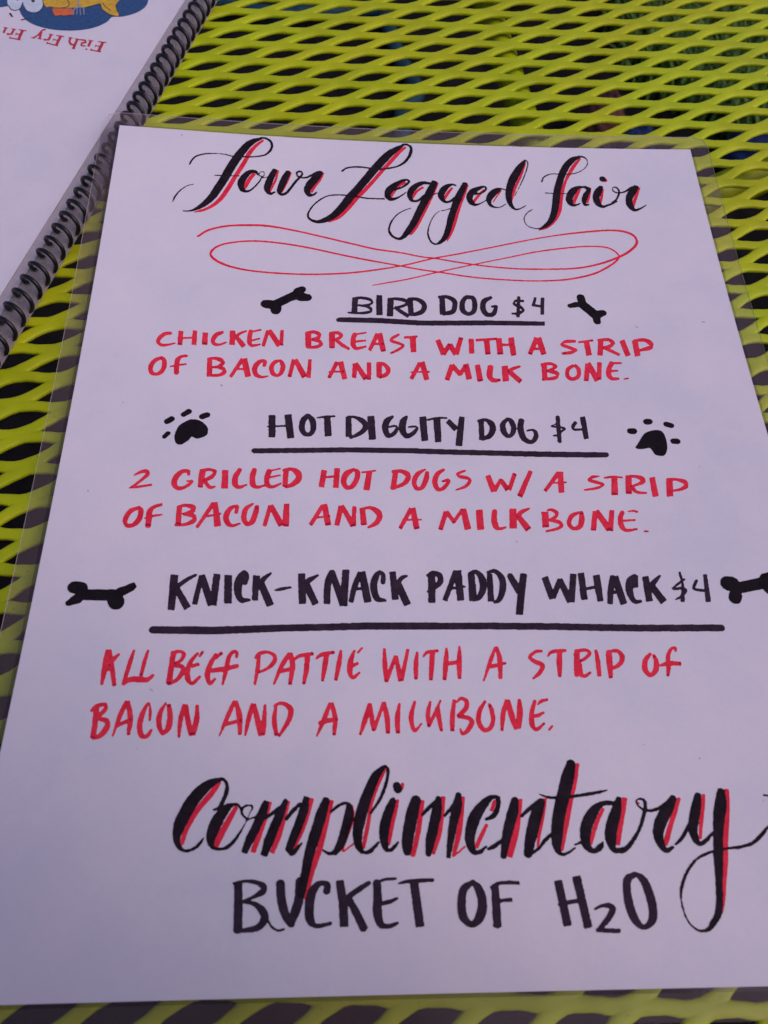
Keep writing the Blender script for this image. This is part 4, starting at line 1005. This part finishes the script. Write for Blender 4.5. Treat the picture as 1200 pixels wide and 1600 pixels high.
C3024 -4799 3 6 2982 -4789 2 11 2942 -4794 -4 11 2900 -4823 -17 14 2860 -4879 -26 10 2839 -4938 -25 1 2841 -4987 -18 -8 2869 -5010 -3 -11 2902 -4994 8 -11 2921 -4972 3 -2
c3034 -4762 -10 2 3007 -4829 -24 6 2976 -4896 -28 6 2960 -4955 -27 -1 2966 -5004 -12 -8 2999 -5016 -1 -8 3032 -5003 3 -9
c2981 -5010 0 -12 3022 -5005 5 -10 3065 -4968 7 -5 3100 -4924 7 -3 3130 -4873 8 -3 3154 -4815 9 -1 3156 -4785 7 3 3138 -4773 1 5 3117 -4781 -3 2 3118 -4801 -3 -2 3139 -4822 -3 -4 3172 -4830 -1 -6 3211 -4823 2 -7 3249 -4804 3 -6 3288 -4778 5 -8
c3306 -4766 -13 8 3257 -4830 -23 13 3215 -4888 -26 10 3194 -4939 -25 -1 3200 -4990 -17 -7 3220 -5015 -4 -11 3257 -4998 2 -5
c3265 -4991 3 -3 3305 -4960 6 -5 3341 -4916 7 -4 3370 -4878 6 -3
c3429 -4753 -13 2 3403 -4820 -23 4 3380 -4878 -24 3 3365 -4930 -22 -2 3372 -4974 -14 -7 3389 -4989 -1 -10 3424 -4969 5 -6 3460 -4937 3 -3
c3546 -4738 -17 1 3526 -4810 -29 3 3501 -4881 -27 3 3480 -4958 -23 1 3463 -5033 -23 0 3448 -5107 -19 0 3433 -5179 -16 0 3419 -5244 -16 1 3400 -5296 -15 5 3365 -5336 -10 7 3341 -5358 -3 7 3305 -5363 2 5 3274 -5346 3 3 3253 -5311 3 1 3243 -5252 3 1 3247 -5211 5 0 3271 -5151 6 -2 3309 -5098 5 -3 3358 -5055 3 -4 3409 -5032 1 -6 3451 -5023 0 -5 3507 -5012 0 -5 3574 -5007 0 -7 3638 -4990 2 -7 3687 -4956 5 -6 3730 -4919 3 -4 3782 -4875 3 -3
C3749 -4770 -1 -4 3778 -4773 -2 -5"""),
("closing_lettering","ink","""c1179 -5119 -18 0 1187 -5227 -20 1 1191 -5332 -19 1
c1153 -5127 1 -4 1201 -5118 1 -6 1261 -5123 -2 -9 1298 -5142 -11 -8 1296 -5161 -11 10 1257 -5184 -4 7 1207 -5202 -2 4
c1203 -5204 -1 -5 1262 -5216 -5 -9 1300 -5248 -16 -8 1307 -5281 -17 7 1272 -5315 -6 12 1174 -5326 -1 6
C1326 -5288 -4 -2 1343 -5311 -3 -3 1369 -5325 -1 -5 1398 -5321 1 -5
c1373 -5123 -20 -1 1379 -5183 -20 -2 1392 -5237 -19 -5 1414 -5283 -14 -8 1441 -5305 -6 -6
c1465 -5115 -22 1 1464 -5184 -21 3 1449 -5244 -20 6 1424 -5308 -14 5
c1588 -5169 17 -2 1591 -5138 12 8 1557 -5132 -5 11 1523 -5165 -18 8 1510 -5225 -21 2 1516 -5285 -18 -6 1546 -5310 -1 -10 1615 -5300 1 -6
p1649 -5120 -19 -2 1666 -5221 -20 -1 1671 -5316 -20 -1
c1793 -5129 -5 8 1721 -5171 -7 10 1677 -5201 -7 8
c1684 -5187 -13 -6 1728 -5262 -16 -7 1763 -5330 -17 -7
c1823 -5128 -19 -1 1826 -5190 -19 0 1824 -5257 -21 -2 1838 -5307 -13 -9 1875 -5317 1 -10 1921 -5302 2 -5
c1819 -5138 3 -5 1857 -5120 2 -6 1916 -5116 1 -6
p1832 -5225 2 -8 1885 -5214 3 -9 1921 -5199 2 -4
C1924 -5138 1 -3 1977 -5129 1 -8 2086 -5125 0 -8
p1998 -5129 -20 -2 2018 -5322 -20 -2
C2276 -5137 -7 8 2230 -5169 -16 8 2216 -5230 -20 0 2221 -5287 -18 -8 2258 -5316 0 -14 2297 -5285 19 -9 2314 -5225 21 0 2301 -5167 18 7 2276 -5135 7 5
c2378 -5154 -17 -1 2377 -5246 -19 -1 2374 -5328 -19 0
c2359 -5166 5 -7 2392 -5146 2 -7 2446 -5142 -1 -8 2497 -5145 -1 -8
p2359 -5222 0 -6 2455 -5216 0 -9
p2680 -5137 -19 -3 2699 -5331 -19 -3
p2769 -5120 -20 -4 2793 -5341 -19 -4
c2664 -5242 0 -4 2721 -5232 1 -9 2775 -5225 0 -7
c2831 -5265 1 -4 2869 -5250 1 -7 2906 -5250 -5 -11 2919 -5263 -14 1 2894 -5300 -11 7 2842 -5348 -7 6
p2827 -5350 -2 -9 2938 -5356 -2 -9
C3048 -5118 -6 10 3009 -5140 -16 7 2998 -5194 -19 -1 3000 -5259 -20 -5 3018 -5318 -16 -9 3052 -5343 -1 -11 3093 -5313 16 -7 3105 -5261 20 2 3099 -5196 20 5 3083 -5142 16 9 3055 -5117 7 7"""),
("smudge_mark","smudge","""P452 -46 -4 -3 458 -65 -3 -2
P3201 -4504 -3 -2 3204 -4507 -3 -2
P3471 -4578 -3 -2 3476 -4584 -3 -2
P4092 -1673 -1 -6 4113 -1673 -1 -3
P2669 -3318 -4 -4 2672 -3322 -3 -3
P670 -4202 -2 -4 684 -4212 -2 -3
P887 -2241 -4 -5 891 -2246 -3 -4
P3632 -1705 -3 -5 3647 -1716 -3 -5
P638 -4504 -1 -3 645 -4507 -1 -3
P3845 -2819 -3 -3 3848 -2824 -2 -2
P183 -3030 -3 -2 187 -3039 -3 -2
P301 -2399 -2 -4 305 -2404 -2 -4
P3738 -4792 -3 -1 3740 -4798 -3 -1"""),
("book:print_lettering","bred","""p-315 1179 -11 8 -334 1058 -11 7
p-355 1183 0 -7 -286 1173 0 -7
p-399 1071 0 -8 -311 1049 0 -8
p-395 1090 -4 3 -400 1061 -4 3
p-326 1120 0 6 -369 1128 0 6
p-367 1142 -3 1 -368 1107 -3 1
p-414 1190 -10 6 -424 1114 -10 6
p-437 1198 0 -5 -390 1188 0 -5
P-435 1080 -6 -6 -433 1076 -6 -6
C-504 1200 0 -8 -461 1192 -1 -10 -454 1167 -6 8 -479 1155 -6 9 -481 1127 -4 -7 -450 1117 0 -8
p-524 1209 -10 6 -537 1082 -10 5
c-527 1137 -2 9 -557 1131 1 12 -582 1168 8 3 -581 1219 9 -4
p-548 1212 0 -5 -502 1204 0 -5
p-601 1226 0 -5 -561 1218 0 -5
p-549 1081 0 -5 -523 1077 0 -5
p-663 1235 -11 8 -679 1116 -11 8
p-700 1246 0 -7 -632 1233 0 -7
p-757 1141 0 -8 -663 1108 0 -8
p-754 1156 -4 3 -758 1128 -4 3
p-674 1179 0 6 -717 1190 0 6
p-714 1205 -3 1 -715 1166 -3 1
p-742 1252 -9 6 -752 1175 -9 6
p-763 1261 0 -5 -722 1251 0 -5
c-750 1192 -3 7 -775 1178 -2 10 -785 1190 3 9
c-802 1317 -4 11 -823 1303 -5 7 -846 1239 -5 8 -878 1199 -5 9
p-824 1284 -8 3 -825 1196 -9 4
p-898 1204 0 -5 -862 1198 0 -5
p-842 1195 0 -5 -803 1187 0 -5
p-978 1296 -11 7 -988 1178 -11 7
p-1011 1304 1 -7 -945 1291 1 -7
p-1060 1191 1 -8 -970 1168 1 -8
p-1060 1208 -4 2 -1062 1178 -4 2
p-982 1236 0 7 -1022 1246 0 7
p-1021 1261 -3 1 -1021 1223 -3 1
p-1049 1302 -9 6 -1058 1233 -9 6
p-1073 1314 0 -5 -1030 1303 0 -5
c-1058 1248 -3 8 -1079 1236 -2 11 -1090 1248 3 9
p-1117 1320 -9 6 -1123 1251 -9 6
p-1140 1329 0 -5 -1097 1319 0 -5"""),
("book:emblem_blue","pblue","""f-1089 1652 -1053 1565 -1022 1500 -955 1416 -860 1357 -738 1321 -608 1314 -483 1337 -386 1386 -318 1456 -287 1520 -197 1534 -98 1592 -35 1675 -19 1768 -34 1906 -485 1993 -1137 1878 -1338 1818 -1297 1616 -1216 1599 -1143 1626 -1108 1651"""),
("book:emblem_fish","pgold","""f-900 1756 -874 1678 -842 1628 -788 1622 -696 1621 -606 1634 -515 1644 -441 1683 -409 1692 -379 1619 -304 1550 -234 1536 -260 1615 -281 1693 -257 1798 -335 1886 -866 1850"""),
("book:emblem_lips","porange","""f-795 1599 -772 1538 -749 1504 -712 1515 -678 1509 -647 1519 -615 1526 -613 1579 -643 1618 -694 1610 -748 1620"""),
("book:emblem_eye","pwhite","""f-1155 1625 -1119 1572 -1079 1563 -1049 1599 -1047 1678 -1074 1790 -1172 1783 -1175 1692
f-1027 1623 -994 1564 -937 1539 -890 1564 -873 1644 -896 1733 -943 1799 -1035 1793 -1045 1700"""),
("book:emblem_line","pdark","""C-1155 1625 -1 -3 -1119 1572 -1 -4 -1079 1563 1 -4 -1049 1599 3 -3 -1047 1678 3 -1
C-1027 1623 -2 -3 -994 1564 -1 -4 -937 1539 1 -4 -890 1564 2 -3 -873 1644 3 -1 -896 1733 2 1
C-829 1629 0 -4 -748 1616 1 -4 -672 1639 2 -4 -667 1691 3 1 -698 1757 2 2
C-515 1644 1 -4 -441 1683 1 -4 -409 1692 -1 -4 -379 1619 -1 -3 -304 1550 0 -4 -234 1536 2 -4 -260 1615 2 1 -281 1693 2 1
C-795 1599 -2 -2 -772 1538 -2 -2 -749 1504 0 -4 -712 1515 1 -4 -678 1509 1 -4 -647 1519 1 -4 -615 1526 1 -4
P-967 1706 -13 -7 -964 1697 -13 -7
P-1095 1720 -12 -1 -1093 1711 -12 -1
p-1123 1520 -5 -10 -1090 1469 -3 -5
C-1010 1435 3 -8 -980 1450 2 -6 -953 1460 1 -4
C-392 1709 -2 -3 -358 1654 -1 -3 -312 1612 -1 -4"""),
("book:emblem_fork","pgrey","""p-601 1775 -6 0 -580 1636 -7 0
C-603 1531 3 0 -612 1604 4 -3 -580 1640 2 -9 -539 1625 -3 -4 -520 1536 -3 -1
p-580 1532 3 0 -588 1621 3 0
p-548 1530 3 0 -565 1623 3 0"""),
]
LAYER = {'smudge': 0.02, 'red': 0.03, 'ink': 0.05, 'ink2': 0.055, 'black': 0.075}
for nm, col, data in INK:
    if nm.startswith('book:'): continue
    if nm == 'closing_lettering': zo = 0.065
    else: zo = LAYER[col]
    if col == 'smudge':
        for one in data.split('\n'): ink_mesh(nm, one, M[col], menu, zo, zsheet)
        continue
    ink_mesh(nm, data, M[col], menu, zo, zsheet, rough=0.06 if col != 'black' else 0.09)

# darker ink pooled where red strokes end
for nm, col, data in INK:
    if nm != 'description_lettering': continue
    out = []
    for ln in data.split('\n'):
        if ln[0] == 'f' or random.random() < 0.35: continue
        a = np.array([int(q) for q in ln[1:].split()], float).reshape(-1, 4)
        a, b_ = a[-1], a[-2]; d = b_[:2] - a[:2]; L_ = math.hypot(*d)
        if L_ < 8: continue
        k_ = random.uniform(6, 15) / L_; wv = a[2:] * 0.86
        p0 = a[:2] + d * 3 / L_; p1 = a[:2] + d * k_ + d * 3 / L_
        out.append('p' + ' '.join(str(int(round(v))) for v in (*p0, *wv, *p1, *(wv * 0.7 + b_[2:] * 0.1))))
    if out: tag(ink_mesh('ink_pooling', '\n'.join(out), M['pool'], menu, 0.04, zsheet, rough=0.09), kind='stuff')

# ---------------------------------------------------------------- spiral bound book
book = thing('spiral_book', 'white spiral bound laminated menu book with black coil, upside down beside the dog menu', 'book')
D = np.array([0.2574, 0.9663]); N = np.array([D[1], -D[0]])    # along the spine (away) and across it (right)
CN, CZ, CRAD, PITCH = -0.55, 3.95, 3.75, 6.1
PAGE_N, PAPER_N = 2.3, -9.3                  # right edges of film and paper across the spine
S0, S1 = -175.0, 135.0
def bk(n, s, z): p = N * n + D * s; return (p[0], p[1], z)
HOLE_N = CN - math.sqrt(CRAD ** 2 - (2.6 - CZ) ** 2) 
def slab(name, n0, n1, s0, s1, z0, z1, m, parent):
    nn, ns = 14, 40; V = []; F = []
    for z in (z1, z0):
        for i in range(ns):
            for j in range(nn):
                n_ = n0 + (n1 - n0) * j / (nn - 1); s_ = s0 + (s1 - s0) * i / (ns - 1)
                V.append(np.array(bk(n_, s_, z + 0.03 * math.sin(s_ * .05))) * MM)
    q = nn * ns
    for i in range(ns - 1):
        for j in range(nn - 1):
            a = i * nn + j; F.append((a, a + 1, a + nn + 1, a + nn)); F.append((a + q, a + nn + q, a + nn + 1 + q, a + 1 + q))
    per = list(range(nn)) + [i * nn + nn - 1 for i in range(1, ns)] + [(ns - 1) * nn + i for i in range(nn - 2, -1, -1)] + [i * nn for i in range(ns - 2, 0, -1)]
    for i in range(len(per)):
        a, b_ = per[i], per[(i + 1) % len(per)]; F.append((a, a + q, b_ + q, b_))
    return mesh_obj(name, V, F, m, parent, False)
NPAGE = 4; zb = -0.2
for i in range(NPAGE):
    off = (0.0, 0.35, -0.25, 0.15)[i]
    pg = slab('page', -225 - off, (-5.9, -5.5, -6.2, PAPER_N)[i], S0 + 6, S1 - 6, zb + 0.25, zb + 0.40, M['paper'], book)
    slab('page_film', -231 - off, PAGE_N + off, S0 + off, S1, zb + 0.10, zb + 0.58, M['page_film_top' if i == NPAGE - 1 else 'page_film'], pg)
    zb += 0.78
BZ = zb - 0.78 + 0.40
th = np.arange(0, (S1 - S0 - 12) / PITCH * 2 * math.pi, 2 * math.pi / 22)
path = np.array([bk(CN + CRAD * math.cos(a), S1 - 6 + PITCH * a / (2 * math.pi), CZ + CRAD * math.sin(a)) for a in -th])
mesh_obj('coil', *tube_mesh(path * MM, 0.76 * MM, 8), M['coil'], book)
# punched holes: small dark oval rims where the coil dives through the pages
k = 0; s = S1 - 6 - PITCH * 0.44
hv, hf = [], []
while s > S0 + 8:
    b0 = len(hv)
    for q in range(10):
        a = 2 * math.pi * q / 10; hv.append(np.array(bk(HOLE_N + 0.3 + 1.1 * math.cos(a), s + 0.8 * math.sin(a), BZ + 0.20)) * MM)
    hf.append(tuple(range(b0, b0 + 10))); s -= PITCH
ho = mesh_obj('punched_hole', hv, hf, M['coil'], book, False)
zt = {'bred': .02, 'pblue': .02, 'pgold': .04, 'porange': .06, 'pwhite': .06, 'pdark': .08, 'pgrey': .10}
zbook = lambda P: np.zeros(len(P)) + BZ + 0.03
first = True
for nm, col, data in INK:
    if nm.startswith('book:'):
        ink_mesh(nm[5:], data, M[col], book, zt[col], zbook, h=0.11, rough=0.02)

# ---------------------------------------------------------------- the photographer, seated at the near side, whose body and phone shade the near end of the menu
M['skin'] = plain('skin', (0.42, 0.24, 0.17), 0.55, 0.08, 90)
M['shirt'] = plain('shirt_cloth', (0.10, 0.09, 0.11), 0.9, 0.25, 120, 0.1, 0.3)
M['jeans'] = plain('jeans_cloth', (0.03, 0.045, 0.10), 0.9, 0.25, 120, 0.1, 0.3)
M['hair'] = plain('hair', (0.03, 0.018, 0.012), 0.6, 0.4, 200, 0.3)
M['glass'] = plain('phone_glass', (0.01, 0.01, 0.012), 0.15, 0.1)
PX, PY = 0.084, -0.60
who = thing('person', 'seated person in a dark grey shirt and blue jeans holding up a black phone', 'person', (PX, PY, GZ))
def skin_obj(name, nodes, edges, m, parent, sub=1, root=0):
    me = bpy.data.meshes.new(name)
    me.from_pydata([n[0] for n in nodes], edges, []); me.materials.append(m)
    o = link(bpy.data.objects.new(name, me), parent)
    sk = o.modifiers.new('Skin', 'SKIN'); sk.use_smooth_shade = True
    for i, n in enumerate(nodes):
        r = n[1] if isinstance(n[1], tuple) else (n[1], n[1])
        me.skin_vertices[0].data[i].radius = r; me.skin_vertices[0].data[i].use_root = (i == root)
    ss = o.modifiers.new('Subd', 'SUBSURF'); ss.levels = sub; ss.render_levels = sub
    return o
def L(x, y, z): return (x, y, z - GZ)      # local to the person's base (x, y offsets from PX, PY; z in table space)
B = [(L(0, 0, -.22), .13), (L(0, .02, -.08), .12), (L(0, .05, .08), .14), (L(0, .09, .22), .13), (L(0, .12, .30), .055),
     (L(0, .14, .36), .06), (L(0, .16, .42), .085), (L(0, .16, .50), .075)]
Ed = [(i, i + 1) for i in range(len(B) - 1)]
def add(par, pos, r): B.append((pos, r)); Ed.append((par, len(B) - 1)); return len(B) - 1
for s in (-1, 1):
    a = add(3, L(s * .17, .09, .21), .06); b2 = add(a, L(s * .25, .13, -.02), .043); w = add(b2, L(s * .085, .25, .10), .028)
    hnd = add(w, L(s * .055, .265, .145), .026)
    for q in range(4):
        f1 = add(hnd, L(s * (.052 - .002 * q), .285 + .004 * q, .150 + .016 * q), .009)
        f2 = add(f1, L(s * .040, .300 + .004 * q, .158 + .017 * q), .0085); add(f2, L(s * .022, .297 + .004 * q, .160 + .017 * q), .007)
    t1 = add(w, L(s * .060, .262, .165), .011); add(t1, L(s * .040, .272, .185), .009)
    h_ = add(0, L(s * .09, .03, -.235), .085); kn = add(h_, L(s * .12, .22, -.24), .06); an_ = add(kn, L(s * .12, .16, -.62), .04)
    add(an_, L(s * .12, .26, -.69), .035)
body = skin_obj('body', B, Ed, M['skin'], who)
skin_obj('shirt', [(L(0, 0, -.20), .145), (L(0, .02, -.08), .135), (L(0, .05, .08), .155), (L(0, .09, .215), .14), (L(0, .105, .255), .075),
                   (L(-.175, .09, .205), .075), (L(-.235, .12, .03), .060), (L(.175, .09, .205), .075), (L(.235, .12, .03), .060)],
         [(0, 1), (1, 2), (2, 3), (3, 4), (3, 5), (5, 6), (3, 7), (7, 8)], M['shirt'], who)
skin_obj('jeans', [(L(0, -.01, -.225), .142), (L(-.09, .03, -.235), .095), (L(-.12, .22, -.24), .072), (L(-.12, .16, -.60), .055),
                   (L(.09, .03, -.235), .095), (L(.12, .22, -.24), .072), (L(.12, .16, -.60), .055)],
         [(0, 1), (1, 2), (2, 3), (0, 4), (4, 5), (5, 6)], M['jeans'], who)
def ball(name, c, r, m, parent, nu=20, nv=12, zmin=-1):
    V = []; F = []
    for j in range(nv + 1):
        for i in range(nu):
            th_ = math.pi * j / nv; a = 2 * math.pi * i / nu
            V.append((c[0] + r[0] * math.sin(th_) * math.cos(a), c[1] + r[1] * math.sin(th_) * math.sin(a), c[2] + r[2] * max(zmin, math.cos(th_))))
    for j in range(nv):
        for i in range(nu): F.append((j * nu + i, (j + 1) * nu + i, (j + 1) * nu + (i + 1) % nu, j * nu + (i + 1) % nu))
    return mesh_obj(name, V, F, m, parent)
ball('hair', L(0, .135, .485), (.098, .108, .10), M['hair'], who, zmin=-.35)
for s in (-1, 1):
    ball('eye', L(s * .032, .238, .455), (.012, .012, .010), M['pwhite'], who)
    ball('ear', L(s * .088, .155, .445), (.010, .018, .030), M['skin'], who)
ball('nose', L(0, .252, .430), (.013, .018, .022), M['skin'], who)
ball('mouth', L(0, .240, .395), (.024, .010, .007), M['bred'], who)
# phone, lens just behind the picture plane
ph = thing('phone', 'black phone held above the near end of the menu', 'phone')
ph.matrix_world = cam.matrix_world
def box(name, x0, x1, y0, y1, z0, z1, m, parent, bev=0.003):
    V = [(x, y, z) for z in (z0, z1) for x, y in ((x0, y0), (x1, y0), (x1, y1), (x0, y1))]
    o = mesh_obj(name, V, [(0, 3, 2, 1), (4, 5, 6, 7), (0, 1, 5, 4), (1, 2, 6, 5), (2, 3, 7, 6), (3, 0, 4, 7)], m, parent, False)
    bv = o.modifiers.new('Bevel', 'BEVEL'); bv.width = bev; bv.segments = 3; return o
box('phone_body', -.038, .038, -.135, .022, .004, .0125, M['coil'], ph)
box('screen', -.035, .035, -.130, .017, .0124, .0129, M['glass'], ph, .0001)
# stool under the person
st = thing('stool', 'plain dark round stool under the seated person', 'stool', (PX, PY, GZ))
ball('seat', (0, 0, .36), (.17, .17, .025), M['coil'], st, 28, 8)
for a in (45, 135, 225, 315):
    c, s_ = math.cos(math.radians(a)), math.sin(math.radians(a))
    mesh_obj('leg', *tube_mesh([(c * .11, s_ * .11, .345), (c * .125, s_ * .125, .18), (c * .14, s_ * .14, 0.0)], .012, 10), M['coil'], st)
